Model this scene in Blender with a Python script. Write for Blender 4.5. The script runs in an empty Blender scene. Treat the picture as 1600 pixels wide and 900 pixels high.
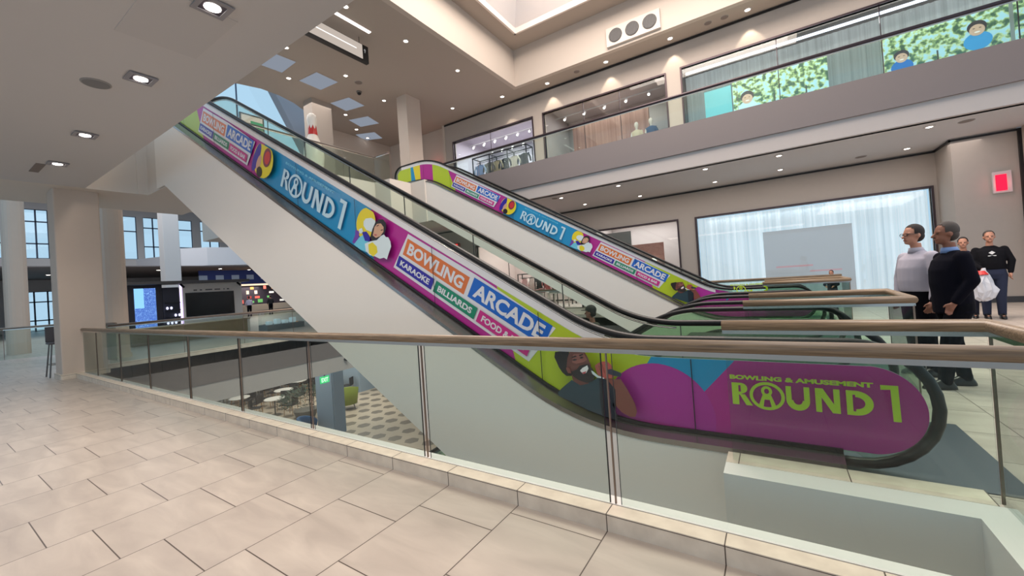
import bpy, bmesh, math, random
from mathutils import Vector, Matrix
random.seed(7)
SC = bpy.context.scene
COL = SC.collection
PI = math.pi

# ------------------------------------------------------------------ camera
H = 1.45
YAW, PITCH, ROLL = math.radians(32.91), math.radians(.617), math.radians(-3.893)
FPX, CX, CY = 630.5, 800.0, 434.0
_f = Vector((-math.sin(YAW)*math.cos(PITCH), math.cos(YAW)*math.cos(PITCH), math.sin(PITCH)))
_r = Vector((math.cos(YAW), math.sin(YAW), 0))
_u = _r.cross(_f)
CR = _r*math.cos(ROLL)+_u*math.sin(ROLL)
CU = -_r*math.sin(ROLL)+_u*math.cos(ROLL)
cam_d = bpy.data.cameras.new('camera')
cam = bpy.data.objects.new('camera', cam_d)
COL.objects.link(cam)
cam.matrix_world = Matrix(((CR.x, CU.x, -_f.x, 0), (CR.y, CU.y, -_f.y, 0), (CR.z, CU.z, -_f.z, H), (0, 0, 0, 1)))
cam_d.sensor_width = 36
cam_d.lens = FPX/1600*36
cam_d.shift_y = -(450-CY)/1600
cam_d.clip_start = .05
cam_d.clip_end = 400
SC.camera = cam

def W(px, py, ax, val):
    """point of a real plane (ax = val) that a measured photo pixel falls on"""
    d = CR*(px-CX)-CU*(py-CY)+_f*FPX
    i = 'xyz'.index(ax)
    o = Vector((0, 0, H))
    return o+d*((val-o[i])/d[i])

# ------------------------------------------------------------------ light
SC.view_settings.view_transform = 'Standard'
SC.view_settings.look = 'None'
SC.view_settings.gamma = 1
SC.view_settings.use_curve_mapping = False
SC.view_settings.exposure = -0.12
SC.cycles.transparent_max_bounces = 32
wd = bpy.data.worlds.new('sky')
SC.world = wd
wd.use_nodes = True
bgn = wd.node_tree.nodes['Background']
bgn.inputs[0].default_value = (.54, .78, 1.0, 1)
bgn.inputs[1].default_value = 1.05

def area(name, loc, size, power, color=(1, 1, 1), rot=(0, 0, 0), size_y=None):
    l = bpy.data.lights.new(name, 'AREA')
    l.energy = power; l.color = color; l.size = size
    if size_y: l.shape = 'RECTANGLE'; l.size_y = size_y
    o = bpy.data.objects.new(name, l); COL.objects.link(o)
    o.location = loc; o.rotation_euler = rot
    return o
def point(name, loc, power, color=(1, .93, .84), r=.1):
    l = bpy.data.lights.new(name, 'POINT'); l.energy = power; l.color = color; l.shadow_soft_size = r
    o = bpy.data.objects.new(name, l); COL.objects.link(o); o.location = loc
    return o
def spot(name, loc, power, ang=100, color=(1, .92, .82), r=.05, blend=.6, rot=(0, 0, 0)):
    l = bpy.data.lights.new(name, 'SPOT'); l.energy = power; l.color = color; l.shadow_soft_size = r
    l.spot_size = math.radians(ang); l.spot_blend = blend
    o = bpy.data.objects.new(name, l); COL.objects.link(o); o.location = loc; o.rotation_euler = rot
    return o
WARM = (1, .94, .89)
area('skylight_light', (-3, 11, 14.2), 9, 1700, (1, .90, .82), size_y=8)
area('cove_light', (-2, 8.5, 14.6), 8, 1500, (1, .84, .72), size_y=6)
area('bridge_light', (-17, 9, 10.5), 6, 260, WARM, size_y=6)
area('hall_light', (-36, 8, 10.9), 14, 1300, (.9, .95, 1), size_y=12)
area('walk_light', (-4, .6, 4.1), 12, 170, (1, .9, .82), size_y=1.6)
area('balcony_light', (-1, 15.6, 4.5), 12, 130, (1, .9, .84), size_y=2)
area('landing_light', (4.5, 7, 4.4), 4, 300, (1, .9, .84), size_y=8)
area('lower_light', (-25, 15, -1.6), 12, 750, WARM, size_y=10)

# ------------------------------------------------------------------ materials
def lin(c):
    return tuple((v/12.92 if v <= .04045 else ((v+.055)/1.055)**2.4) for v in (x/255 for x in c))+(1,)
MATS = {}
def mat(name, c, rough=.6, metal=0, emit=None, es=1, spec=.5, noise=0, nscale=6):
    if name in MATS: return MATS[name]
    m = bpy.data.materials.new(name); m.use_nodes = True
    nt = m.node_tree; b = nt.nodes['Principled BSDF']
    b.inputs['Base Color'].default_value = lin(c)
    b.inputs['Roughness'].default_value = rough
    b.inputs['Metallic'].default_value = metal
    b.inputs['Specular IOR Level'].default_value = spec
    if emit is not None:
        b.inputs['Emission Color'].default_value = lin(emit)
        b.inputs['Emission Strength'].default_value = es
    if noise:
        tc = nt.nodes.new('ShaderNodeTexCoord'); n = nt.nodes.new('ShaderNodeTexNoise')
        n.inputs['Scale'].default_value = nscale; n.inputs['Detail'].default_value = 4
        nt.links.new(tc.outputs['Object'], n.inputs['Vector'])
        r = nt.nodes.new('ShaderNodeMapRange')
        r.inputs[3].default_value = 1-noise; r.inputs[4].default_value = 1+noise
        nt.links.new(n.outputs[0], r.inputs[0])
        mx = nt.nodes.new('ShaderNodeMix'); mx.data_type = 'RGBA'; mx.blend_type = 'MULTIPLY'
        mx.inputs[0].default_value = 1
        mx.inputs[6].default_value = lin(c)
        nt.links.new(r.outputs[0], mx.inputs[7])
        nt.links.new(mx.outputs[2], b.inputs['Base Color'])
    MATS[name] = m
    return m
def emis(name, c, s=1):
    if name in MATS: return MATS[name]
    m = bpy.data.materials.new(name); m.use_nodes = True
    nt = m.node_tree; nt.nodes.remove(nt.nodes['Principled BSDF'])
    e = nt.nodes.new('ShaderNodeEmission'); e.inputs[0].default_value = lin(c); e.inputs[1].default_value = s
    nt.links.new(e.outputs[0], nt.nodes['Material Output'].inputs[0])
    MATS[name] = m
    return m
def glassm(name, tint, refl=1.0, ior=1.45):
    m = bpy.data.materials.new(name); m.use_nodes = True
    nt = m.node_tree; nt.nodes.remove(nt.nodes['Principled BSDF'])
    t = nt.nodes.new('ShaderNodeBsdfTransparent'); t.inputs[0].default_value = tint+(1,)
    g = nt.nodes.new('ShaderNodeBsdfGlossy'); g.inputs['Roughness'].default_value = .01
    g.inputs[0].default_value = (refl, refl, refl, 1)
    f = nt.nodes.new('ShaderNodeFresnel'); ge = nt.nodes.new('ShaderNodeNewGeometry')
    mr = nt.nodes.new('ShaderNodeMapRange'); mr.inputs[3].default_value = ior; mr.inputs[4].default_value = 1/ior
    nt.links.new(ge.outputs['Backfacing'], mr.inputs[0]); nt.links.new(mr.outputs[0], f.inputs[0])
    x = nt.nodes.new('ShaderNodeMixShader')
    nt.links.new(f.outputs[0], x.inputs[0]); nt.links.new(t.outputs[0], x.inputs[1]); nt.links.new(g.outputs[0], x.inputs[2])
    nt.links.new(x.outputs[0], nt.nodes['Material Output'].inputs[0])
    MATS[name] = m
    return m
G_RAIL = glassm('guard_glass', (.90, .955, .93), .42)
G_ESC = glassm('escalator_glass', (.90, .96, .91), .45)
G_SHOP = glassm('shop_glass', (.93, .96, .96), .8)
WHITE = mat('white_paint', (226, 218, 212), .55)
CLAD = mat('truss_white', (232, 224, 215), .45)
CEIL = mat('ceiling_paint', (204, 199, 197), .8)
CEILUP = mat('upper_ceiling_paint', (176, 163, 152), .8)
TAUPE = mat('taupe_paint', (124, 115, 114), .6)
BAND = mat('band_paint', (184, 176, 172), .6)
WALLM = mat('wall_paint', (182, 171, 162), .7, noise=.03)
BLACK = mat('black_rubber', (12, 12, 16), .42, spec=.35)
BLK = mat('black_metal', (22, 20, 22), .4)
DGREY = mat('dark_grey', (60, 60, 64), .5)
BRONZE = mat('bronze_metal', (136, 120, 108), .35, .8)
CHROME = mat('chrome_metal', (200, 196, 190), .18, 1)
STEEL = mat('brushed_steel', (120, 118, 116), .38, 1)
FRAME = mat('frame_metal', (74, 62, 66), .4, .6)
LEDGE = mat('white_ledge', (220, 218, 216), .5)
LAMP = emis('lamp_glow', (255, 246, 235), 9)
SOFTW = emis('strip_glow', (255, 250, 246), 4)

def wood_mat():
    m = bpy.data.materials.new('oak_handrail'); m.use_nodes = True
    nt = m.node_tree; b = nt.nodes['Principled BSDF']; b.inputs['Roughness'].default_value = .38
    tc = nt.nodes.new('ShaderNodeTexCoord'); mp = nt.nodes.new('ShaderNodeMapping'); mp.inputs['Scale'].default_value = (2, 50, 50)
    n = nt.nodes.new('ShaderNodeTexNoise'); n.inputs['Scale'].default_value = 2.2; n.inputs['Detail'].default_value = 6
    cr = nt.nodes.new('ShaderNodeValToRGB')
    cr.color_ramp.elements[0].position = .3; cr.color_ramp.elements[0].color = lin((98, 80, 62))
    cr.color_ramp.elements[1].position = .72; cr.color_ramp.elements[1].color = lin((150, 128, 102))
    nt.links.new(tc.outputs['Object'], mp.inputs[0]); nt.links.new(mp.outputs[0], n.inputs['Vector'])
    nt.links.new(n.outputs[0], cr.inputs[0]); nt.links.new(cr.outputs[0], b.inputs['Base Color'])
    return m
WOOD = wood_mat()

def M2(nt, op, a, b=None, c=None):
    n = nt.nodes.new('ShaderNodeMath'); n.operation = op
    for i, v in enumerate((a, b, c)):
        if v is None: continue
        if isinstance(v, (int, float)): n.inputs[i].default_value = v
        else: nt.links.new(v, n.inputs[i])
    return n.outputs[0]
def tile_mat():
    m = bpy.data.materials.new('floor_tile'); m.use_nodes = True
    nt = m.node_tree; b = nt.nodes['Principled BSDF']
    ge = nt.nodes.new('ShaderNodeNewGeometry'); sp = nt.nodes.new('ShaderNodeSeparateXYZ')
    nt.links.new(ge.outputs['Position'], sp.inputs[0])
    xs = M2(nt, 'DIVIDE', M2(nt, 'ADD', sp.outputs[0], 2.083), .6)
    row = M2(nt, 'FLOOR', xs); fx = M2(nt, 'FRACT', xs)
    ys = M2(nt, 'DIVIDE', M2(nt, 'SUBTRACT', M2(nt, 'SUBTRACT', sp.outputs[1], 1.888), M2(nt, 'MULTIPLY', row, .2)), .6)
    cy = M2(nt, 'FLOOR', ys); fy = M2(nt, 'FRACT', ys)
    ex = M2(nt, 'MINIMUM', fx, M2(nt, 'SUBTRACT', 1, fx)); ey = M2(nt, 'MINIMUM', fy, M2(nt, 'SUBTRACT', 1, fy))
    j = M2(nt, 'LESS_THAN', M2(nt, 'MINIMUM', ex, ey), .0055)
    cb = nt.nodes.new('ShaderNodeCombineXYZ'); nt.links.new(row, cb.inputs[0]); nt.links.new(cy, cb.inputs[1])
    wn = nt.nodes.new('ShaderNodeTexWhiteNoise'); nt.links.new(cb.outputs[0], wn.inputs['Vector'])
    mp = nt.nodes.new('ShaderNodeMapping'); nt.links.new(ge.outputs['Position'], mp.inputs[0]); mp.inputs['Scale'].default_value = (1.1, 4, 1); mp.inputs['Rotation'].default_value = (0, 0, .5)
    va = nt.nodes.new('ShaderNodeVectorMath'); va.operation = 'ADD'; nt.links.new(mp.outputs[0], va.inputs[0])
    sc = nt.nodes.new('ShaderNodeVectorMath'); sc.operation = 'SCALE'; sc.inputs['Scale'].default_value = 9; nt.links.new(wn.outputs['Color'], sc.inputs[0]); nt.links.new(sc.outputs[0], va.inputs[1])
    n = nt.nodes.new('ShaderNodeTexNoise'); n.inputs['Scale'].default_value = 1.6; n.inputs['Detail'].default_value = 5; n.inputs['Distortion'].default_value = .6
    nt.links.new(va.outputs[0], n.inputs['Vector'])
    cr = nt.nodes.new('ShaderNodeValToRGB')
    cr.color_ramp.elements[0].position = .3; cr.color_ramp.elements[0].color = lin((172, 161, 152))
    cr.color_ramp.elements[1].position = .75; cr.color_ramp.elements[1].color = lin((197, 186, 175))
    nt.links.new(n.outputs[0], cr.inputs[0])
    hv = M2(nt, 'ADD', M2(nt, 'MULTIPLY', wn.outputs['Value'], .07), .955)
    mu = nt.nodes.new('ShaderNodeMix'); mu.data_type = 'RGBA'; mu.blend_type = 'MULTIPLY'; mu.inputs[0].default_value = 1
    nt.links.new(cr.outputs[0], mu.inputs[6]); nt.links.new(hv, mu.inputs[7])
    mx = nt.nodes.new('ShaderNodeMix'); mx.data_type = 'RGBA'
    nt.links.new(j, mx.inputs[0]); nt.links.new(mu.outputs[2], mx.inputs[6]); mx.inputs[7].default_value = lin((78, 66, 60))
    nt.links.new(mx.outputs[2], b.inputs['Base Color'])
    b.inputs['Roughness'].default_value = .36
    return m
TILE = tile_mat()
def curb_mat():
    m = bpy.data.materials.new('curb_tile'); m.use_nodes = True
    nt = m.node_tree; b = nt.nodes['Principled BSDF']
    ge = nt.nodes.new('ShaderNodeNewGeometry'); sp = nt.nodes.new('ShaderNodeSeparateXYZ')
    nt.links.new(ge.outputs['Position'], sp.inputs[0])
    fx = M2(nt, 'FRACT', M2(nt, 'DIVIDE', M2(nt, 'ADD', sp.outputs[0], 2.083), .6))
    j = M2(nt, 'LESS_THAN', M2(nt, 'MINIMUM', fx, M2(nt, 'SUBTRACT', 1, fx)), .005)
    j2 = M2(nt, 'LESS_THAN', M2(nt, 'ABSOLUTE', M2(nt, 'SUBTRACT', sp.outputs[2], .0925)), .0022)
    n = nt.nodes.new('ShaderNodeTexNoise'); n.inputs['Scale'].default_value = 9; n.inputs['Detail'].default_value = 5
    nt.links.new(ge.outputs['Position'], n.inputs['Vector'])
    cr = nt.nodes.new('ShaderNodeValToRGB')
    cr.color_ramp.elements[0].position = .3; cr.color_ramp.elements[0].color = lin((208, 194, 178))
    cr.color_ramp.elements[1].position = .75; cr.color_ramp.elements[1].color = lin((230, 217, 200))
    nt.links.new(n.outputs[0], cr.inputs[0])
    mx = nt.nodes.new('ShaderNodeMix'); mx.data_type = 'RGBA'
    nt.links.new(M2(nt, 'MAXIMUM', j, j2), mx.inputs[0]); nt.links.new(cr.outputs[0], mx.inputs[6]); mx.inputs[7].default_value = lin((84, 70, 62))
    nt.links.new(mx.outputs[2], b.inputs['Base Color']); b.inputs['Roughness'].default_value = .45
    return m
CURB = curb_mat()
def hex_mat():
    m = bpy.data.materials.new('hex_tile'); m.use_nodes = True
    nt = m.node_tree; b = nt.nodes['Principled BSDF']
    ge = nt.nodes.new('ShaderNodeNewGeometry'); mp = nt.nodes.new('ShaderNodeMapping'); mp.vector_type = 'POINT'
    mp.inputs['Rotation'].default_value = (0, 0, -math.radians(7.8)); mp.inputs['Scale'].default_value = (1/1.04, 1/1.04, 1)
    nt.links.new(ge.outputs['Position'], mp.inputs[0])
    sp = nt.nodes.new('ShaderNodeSeparateXYZ'); nt.links.new(mp.outputs[0], sp.inputs[0])
    u = M2(nt, 'SUBTRACT', M2(nt, 'FRACT', M2(nt, 'ADD', sp.outputs[0], .2)), .5)
    v = M2(nt, 'SUBTRACT', M2(nt, 'FRACT', M2(nt, 'ADD', sp.outputs[1], .6)), .5)
    au = M2(nt, 'ABSOLUTE', u)
    q = M2(nt, 'MAXIMUM', M2(nt, 'ABSOLUTE', v), M2(nt, 'ADD', M2(nt, 'MULTIPLY', au, .866), M2(nt, 'MULTIPLY', M2(nt, 'ABSOLUTE', v), .5)))
    k = M2(nt, 'LESS_THAN', q, .31)
    n = nt.nodes.new('ShaderNodeTexNoise'); n.inputs['Scale'].default_value = .5
    nt.links.new(ge.outputs['Position'], n.inputs['Vector'])
    mx = nt.nodes.new('ShaderNodeMix'); mx.data_type = 'RGBA'
    nt.links.new(k, mx.inputs[0]); mx.inputs[6].default_value = lin((204, 186, 166)); mx.inputs[7].default_value = lin((132, 120, 108))
    nt.links.new(mx.outputs[2], b.inputs['Base Color']); b.inputs['Roughness'].default_value = .4
    return m
HEX = hex_mat()
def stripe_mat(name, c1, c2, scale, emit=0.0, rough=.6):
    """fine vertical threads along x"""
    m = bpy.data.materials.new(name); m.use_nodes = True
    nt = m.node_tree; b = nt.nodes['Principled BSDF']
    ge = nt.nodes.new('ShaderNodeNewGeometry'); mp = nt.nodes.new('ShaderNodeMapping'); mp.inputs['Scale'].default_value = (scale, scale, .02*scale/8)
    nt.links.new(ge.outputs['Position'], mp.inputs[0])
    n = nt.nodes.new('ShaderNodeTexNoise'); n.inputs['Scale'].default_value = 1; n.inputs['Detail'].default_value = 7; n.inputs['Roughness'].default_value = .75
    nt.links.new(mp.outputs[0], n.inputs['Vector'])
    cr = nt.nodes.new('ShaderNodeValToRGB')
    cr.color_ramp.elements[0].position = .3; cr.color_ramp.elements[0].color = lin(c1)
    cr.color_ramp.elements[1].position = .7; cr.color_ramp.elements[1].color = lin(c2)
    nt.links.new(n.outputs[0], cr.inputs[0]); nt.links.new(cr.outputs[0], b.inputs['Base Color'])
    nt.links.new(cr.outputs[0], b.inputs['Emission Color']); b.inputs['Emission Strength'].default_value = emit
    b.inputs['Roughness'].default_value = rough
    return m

# ------------------------------------------------------------------ mesh helpers
def add_box(bm, x0, x1, y0, y1, z0, z1, bev=0):
    vs = [bm.verts.new((x, y, z)) for x in (x0, x1) for y in (y0, y1) for z in (z0, z1)]
    F = [(0, 1, 3, 2), (4, 6, 7, 5), (0, 4, 5, 1), (2, 3, 7, 6), (0, 2, 6, 4), (1, 5, 7, 3)]
    fs = [bm.faces.new([vs[i] for i in f]) for f in F]
    if bev:
        es = {e for f in fs for e in f.edges}
        bmesh.ops.bevel(bm, geom=list(es), offset=bev, segments=2, affect='EDGES', profile=.5)
def obj(name, bm, m=None, parent=None, smooth=False):
    me = bpy.data.meshes.new(name)
    if isinstance(bm, bpy.types.Mesh): me = bm
    else:
        bmesh.ops.recalc_face_normals(bm, faces=bm.faces)
        bm.to_mesh(me); bm.free()
    if m is not None:
        me.materials.clear()
        for q in (m if isinstance(m, (list, tuple)) else [m]): me.materials.append(q)
    if smooth:
        for p in me.polygons: p.use_smooth = True
    o = bpy.data.objects.new(name, me); COL.objects.link(o)
    if parent is not None: o.parent = parent
    return o
def box(name, x0, x1, y0, y1, z0, z1, m, parent=None, bev=0):
    bm = bmesh.new(); add_box(bm, x0, x1, y0, y1, z0, z1, bev)
    return obj(name, bm, m, parent)
def tag(o, label, cat, group=None):
    o['label'] = label; o['category'] = cat
    if group: o['group'] = group
    return o
def thing(name, label, cat, loc=(0, 0, 0), rz=0, group=None):
    o = bpy.data.objects.new(name, None); COL.objects.link(o)
    o.location = loc; o.rotation_euler = (0, 0, rz); o.empty_display_size = .2
    return tag(o, label, cat, group)
def struct(name, bm, m):
    o = obj(name, bm, m); o['kind'] = 'structure'; return o
def sbox(name, *a, m):
    o = box(name, *a, m); o['kind'] = 'structure'; return o
def add_prism(bm, pts, d, n):
    """extrude the 3d polygon pts by vector d*n"""
    a = [bm.verts.new(p) for p in pts]; v = Vector(n)*d
    b = [bm.verts.new(Vector(p)+v) for p in pts]
    bm.faces.new(a); bm.faces.new(b[::-1])
    for i in range(len(pts)):
        j = (i+1) % len(pts)
        bm.faces.new([a[i], b[i], b[j], a[j]])
def frame_of(t):
    up = Vector((0, 0, 1)) if abs(t.z) < .95 else Vector((0, 1, 0))
    s = t.cross(up).normalized(); return s, s.cross(t).normalized()
def add_tube(bm, pts, r, n=8, ry=None, closed=False, side=None):
    """tube with an elliptical section (r sideways, ry upward) through pts"""
    pts = [Vector(p) for p in pts]; rings = []
    for i, p in enumerate(pts):
        if i == 0: t = pts[1]-p
        elif i == len(pts)-1: t = p-pts[-2]
        else: t = (pts[i+1]-p).normalized()+(p-pts[i-1]).normalized()
        t.normalize()
        if side is not None: s = Vector(side); u = s.cross(t).normalized()
        else: s, u = frame_of(t)
        rr = r[i] if isinstance(r, (list, tuple)) else r
        uu = (ry if ry else rr)
        rings.append([bm.verts.new(p+s*rr*math.cos(a)+u*uu*math.sin(a)) for a in (2*PI*k/n for k in range(n))])
    for a, b in zip(rings, rings[1:]):
        for k in range(n): bm.faces.new([a[k], a[(k+1) % n], b[(k+1) % n], b[k]])
    bm.faces.new(rings[0][::-1]); bm.faces.new(rings[-1])
def add_lathe(bm, prof, c=(0, 0, 0), n=20):
    rings = []
    for r, z in prof:
        rings.append([bm.verts.new((c[0]+r*math.cos(2*PI*k/n), c[1]+r*math.sin(2*PI*k/n), c[2]+z)) for k in range(n)])
    for a, b in zip(rings, rings[1:]):
        for k in range(n): bm.faces.new([a[k], a[(k+1) % n], b[(k+1) % n], b[k]])
    bm.faces.new(rings[0][::-1]); bm.faces.new(rings[-1])
def add_ell(bm, c, r, seg=12, rot=None):
    ret = bmesh.ops.create_uvsphere(bm, u_segments=seg, v_segments=max(6, seg*2//3), radius=1)
    for v in ret['verts']:
        p = Vector((v.co.x*r[0], v.co.y*r[1], v.co.z*r[2]))
        if rot is not None: p = rot @ p
        v.co = p+Vector(c)
def copy_tree(o, parent=None):
    c = o.copy(); COL.objects.link(c)
    if parent is not None: c.parent = parent
    for ch in list(o.children): copy_tree(ch, c)
    return c
def fillet(pts, rad, seg=12):
    out = [Vector(pts[0])]
    for i in range(1, len(pts)-1):
        a, b, c = Vector(pts[i-1]), Vector(pts[i]), Vector(pts[i+1])
        r = rad[i] if isinstance(rad, (list, tuple)) else rad
        d1 = (a-b).normalized(); d2 = (c-b).normalized()
        ang = d1.angle(d2)
        if r <= 0 or ang > 3.13: out.append(b); continue
        tl = r/math.tan(ang/2)
        p1 = b+d1*tl; p2 = b+d2*tl
        ctr = b+(d1+d2).normalized()*(r/math.sin(ang/2))
        v1 = p1-ctr; v2 = p2-ctr; th = v1.angle(v2)
        for k in range(seg+1):
            q = k/seg
            out.append(ctr+(v1*math.sin((1-q)*th)+v2*math.sin(q*th))/math.sin(th))
    out.append(Vector(pts[-1]))
    return out
def textmesh(s, w, h, bold=.02):
    """flat text mesh stretched to w x h, lower left corner at 0,0"""
    cu = bpy.data.curves.new('lettering', 'FONT'); cu.body = s; cu.size = 1; cu.offset = bold; cu.resolution_u = 3
    o = bpy.data.objects.new('lettering', cu); COL.objects.link(o)
    bpy.context.view_layer.update()
    me = bpy.data.meshes.new_from_object(o.evaluated_get(bpy.context.evaluated_depsgraph_get()))
    bpy.data.objects.remove(o); bpy.data.curves.remove(cu)
    xs = [v.co.x for v in me.vertices]; ys = [v.co.y for v in me.vertices]
    x0, x1, y0, y1 = min(xs), max(xs), min(ys), max(ys)
    for v in me.vertices: v.co = ((v.co.x-x0)/(x1-x0)*w, (v.co.y-y0)/(y1-y0)*h, 0)
    return me

# ================================================================== STRUCTURE
FU = 5.88      # upper floor level
ZS = 4.16      # underside of the upper slab near the camera
ZC = 10.73     # upper ceiling
LF = -5.88     # lower floor level
WX = -13.75    # west edge of the big void
def slab_with_hole(name, x0, x1, y0, y1, z0, z1, m): return sbox(name, x0, x1, y0, y1, z0, z1, m=m)

# our floor: walkway, landing, west and north strips
bm = bmesh.new()
add_box(bm, -60, 9, -9, 2.18, -.3, 0)
add_box(bm, -60, WX, 2.18, 30, -.3, 0)
add_box(bm, WX, -7.4, 13.7, 17.7, -.3, 0)
add_box(bm, -7.4, 12, 13.7, 22, -.3, 0)
add_box(bm, .86, 12, 2.18, 13.7, -.3, 0)
add_box(bm, -.36, .86, 3.0, 5.0, -.3, 0)
add_box(bm, -.36, .86, 6.28, 10.5, -.3, 0)
add_box(bm, -.36, .86, 11.9, 13.7, -.3, 0)
struct('floor', bm, TILE)
# curbs round the voids
bm = bmesh.new()
add_box(bm, -12.95, 1.0, 2.18, 2.285, 0, .1)
struct('trim_1', bm, CURB)
bm = bmesh.new()
add_box(bm, -13.0, .80, 2.297, 2.385, -.02, .098)
add_box(bm, -13.0, 1.0, 2.285, 2.297, -.02, .06)
struct('trim_2', bm, LEDGE)
bm = bmesh.new()
add_box(bm, -.36, .80, 2.96, 3.14, -.28, .098)
add_box(bm, .80, .98, 2.297, 3.14, -.28, .098)
struct('trim_3', bm, LEDGE)
bm = bmesh.new()
add_box(bm, -.36, .92, 3.14, 3.32, 0, .1)
struct('trim_4', bm, CURB)
bm = bmesh.new()
add_box(bm, WX-.12, WX, 2.7, 13.6, 0, .12); add_box(bm, -13.6, -.36, 13.58, 13.7, 0, .12)
for (a, b) in ((5.0, 6.28), (10.5, 11.9)):
    add_box(bm, .86, .98, a, b, 0, .1); add_box(bm, -.36, .98, a-.1, a, 0, .1); add_box(bm, -.36, .98, b, b+.1, 0, .1)
struct('trim_5', bm, CURB)
# fascias of our floor round the void
bm = bmesh.new()
add_box(bm, -13.75, .80, 2.18, 2.384, -1.4, -.3)
struct('wall_south_void', bm, WHITE)
bm = bmesh.new()
add_box(bm, WX-.3, WX, 2.3, 13.7, -.87, -.0)
add_box(bm, WX, -1.5, 13.7, 14.0, -.87, 0)
struct('wall_void_fascia', bm, TAUPE)
bm = bmesh.new()
add_box(bm, WX-.3, WX-.02, 2.3, 13.7, -1.42, -.87)
add_box(bm, WX, -1.5, 13.72, 14.0, -1.42, -.87)
struct('wall_void_band', bm, BAND)
bm = bmesh.new()
add_box(bm, -.36, .80, 2.96, 3.02, -2.4, -.28)
add_box(bm, .80, .86, 2.3, 3.0, -2.4, -.28)
add_box(bm, -.36, -.30, 3.02, 13.7, -2.4, -.28)
struct('wall_landing_void', bm, CLAD)
sbox('ceiling_lower', -60, WX-.3, 2.3, 30, -1.4, -1.3, m=CEIL)
sbox('floor_lower', -62, 10, 2.0, 44, LF-.2, LF, m=HEX)

# near slab overhead and the landing slab west of the escalators
bm = bmesh.new()
add_box(bm, -12.62, 14, -9, 2.42, ZS, FU)
struct('ceiling', bm, CEIL)
bm = bmesh.new()
add_box(bm, -14.9, -12.62, -9, 3.3, ZS, FU)
add_box(bm, -14.9, -12.6, 3.3, 3.5, ZS, FU)
add_box(bm, -14.9, -11.4, 3.5, 4.9, ZS, FU)
add_box(bm, -14.35, -13.4, 4.9, 7.6, ZS, FU)
add_box(bm, -21, -13.4, 7.6, 10.9, ZS, FU)
add_box(bm, -21, -12.5, 10.9, 12.0, ZS, FU)
add_box(bm, -21, -11.7, 12.0, 13.6, ZS, FU)
struct('ceiling_bridge', bm, mat('bridge_white', (214, 204, 194), .6))
# north balcony: light band below, taupe fascia above, soffit between
sbox('ceiling_balcony', -24, 5.65, 13.75, 17.7, 4.63, 4.75, m=CEIL)
sbox('ceiling_landing', 5.65, 14, 3.0, 17.7, 4.63, 4.75, m=CEIL)
sbox('wall_balcony_band', -13.4, 9, 13.62, 13.9, 4.63, 5.10, m=BAND)
sbox('wall_balcony_fascia', -13.4, 9, 13.56, 13.9, 5.10, 6.0, m=TAUPE)
sbox('floor_upper', -24, 14, 13.9, 17.7, 5.7, FU, m=TILE)
# north wall, lower storey, with its shop openings; the pier on the right stands forward
YN = 17.66
def wall_x(name, y, t, x0, x1, z0, z1, holes, m):
    bm = bmesh.new(); xs = x0
    for (a, b, c, d) in sorted(holes):
        if a > xs: add_box(bm, xs, a, y, y+t, z0, z1)
        if c > z0: add_box(bm, a, b, y, y+t, z0, c)
        if d < z1: add_box(bm, a, b, y, y+t, d, z1)
        xs = b
    if xs < x1: add_box(bm, xs, x1, y, y+t, z0, z1)
    return struct(name, bm, m)
wall_x('wall_north', YN, .2, -24, 4.4, 0, 4.63, [(-13.6, -7.6, .05, 3.5), (-6.72, -3.19, .05, 3.5), (-2.45, 4.25, .05, 3.49)], WALLM)
bm = bmesh.new()
add_box(bm, 4.4, 5.64, 16.37, 16.6, 0, 4.63); add_box(bm, 4.4, 4.6, 16.6, 17.8, 0, 4.63)
struct('wall_north_pier', bm, WALLM)
sbox('wall_north_return', 5.70, 12, 16.0, 16.3, 0, 4.63, m=mat('return_paint', (190, 177, 167), .7))
sbox('baseboard_north', 4.38, 5.66, 16.34, 16.37, 0, .16, m=DGREY)
sbox('baseboard_return', 5.70, 12, 15.97, 16.0, 0, .16, m=DGREY)
wall_x('wall_north_upper', YN, .2, -15.4, 14, FU, ZC, [(-14.75, -9.6, FU+.1, 9.55), (-8.95, -3.26, FU+.1, 9.56), (-2.6, 9.5, FU+.1, 9.6)], WALLM)
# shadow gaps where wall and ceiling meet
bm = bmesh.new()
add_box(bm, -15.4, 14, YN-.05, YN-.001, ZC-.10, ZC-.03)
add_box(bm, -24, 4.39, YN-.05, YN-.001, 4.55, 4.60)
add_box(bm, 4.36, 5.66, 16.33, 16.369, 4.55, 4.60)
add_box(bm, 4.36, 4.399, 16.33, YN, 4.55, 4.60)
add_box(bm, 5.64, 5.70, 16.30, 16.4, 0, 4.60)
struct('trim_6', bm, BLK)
# upper ceiling with the raised well
bm = bmesh.new()
WXW, WYN, WYS = -9.75, 16.5, 3.6
pts = [(WXW, 3.4), (WXW, 17.9), (-20.3, 17.9), (-20.3, 12.75), (-19.75, 12.4), (-19.2, 11.6), (-18.75, 10.8), (-18.5, 10.0), (-18.45, 9.2), (-18.7, 8.4), (-19.1, 7.6), (-19.7, 6.2), (-20.2, 4.6), (-20.4, 3.4)]
add_prism(bm, [(x, y, ZC) for x, y in pts], .2, (0, 0, 1))
add_box(bm, WXW, 14, WYN, 17.9, ZC, ZC+.2)
add_box(bm, WXW, 14, 2.0, WYS, ZC, ZC+.2)
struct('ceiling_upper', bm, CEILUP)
bm = bmesh.new()
add_box(bm, WXW-.2, WXW+.01, WYS, WYN, ZC-.004, 12.46)
add_box(bm, WXW-.2, 14, WYN-.01, WYN+.2, ZC-.004, 12.46)
struct('wall_well', bm, mat('well_paint', (196, 184, 173), .7))
bm = bmesh.new()
add_box(bm, WXW, -8.95, WYS, WYN, 12.46, 12.7)
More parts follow.
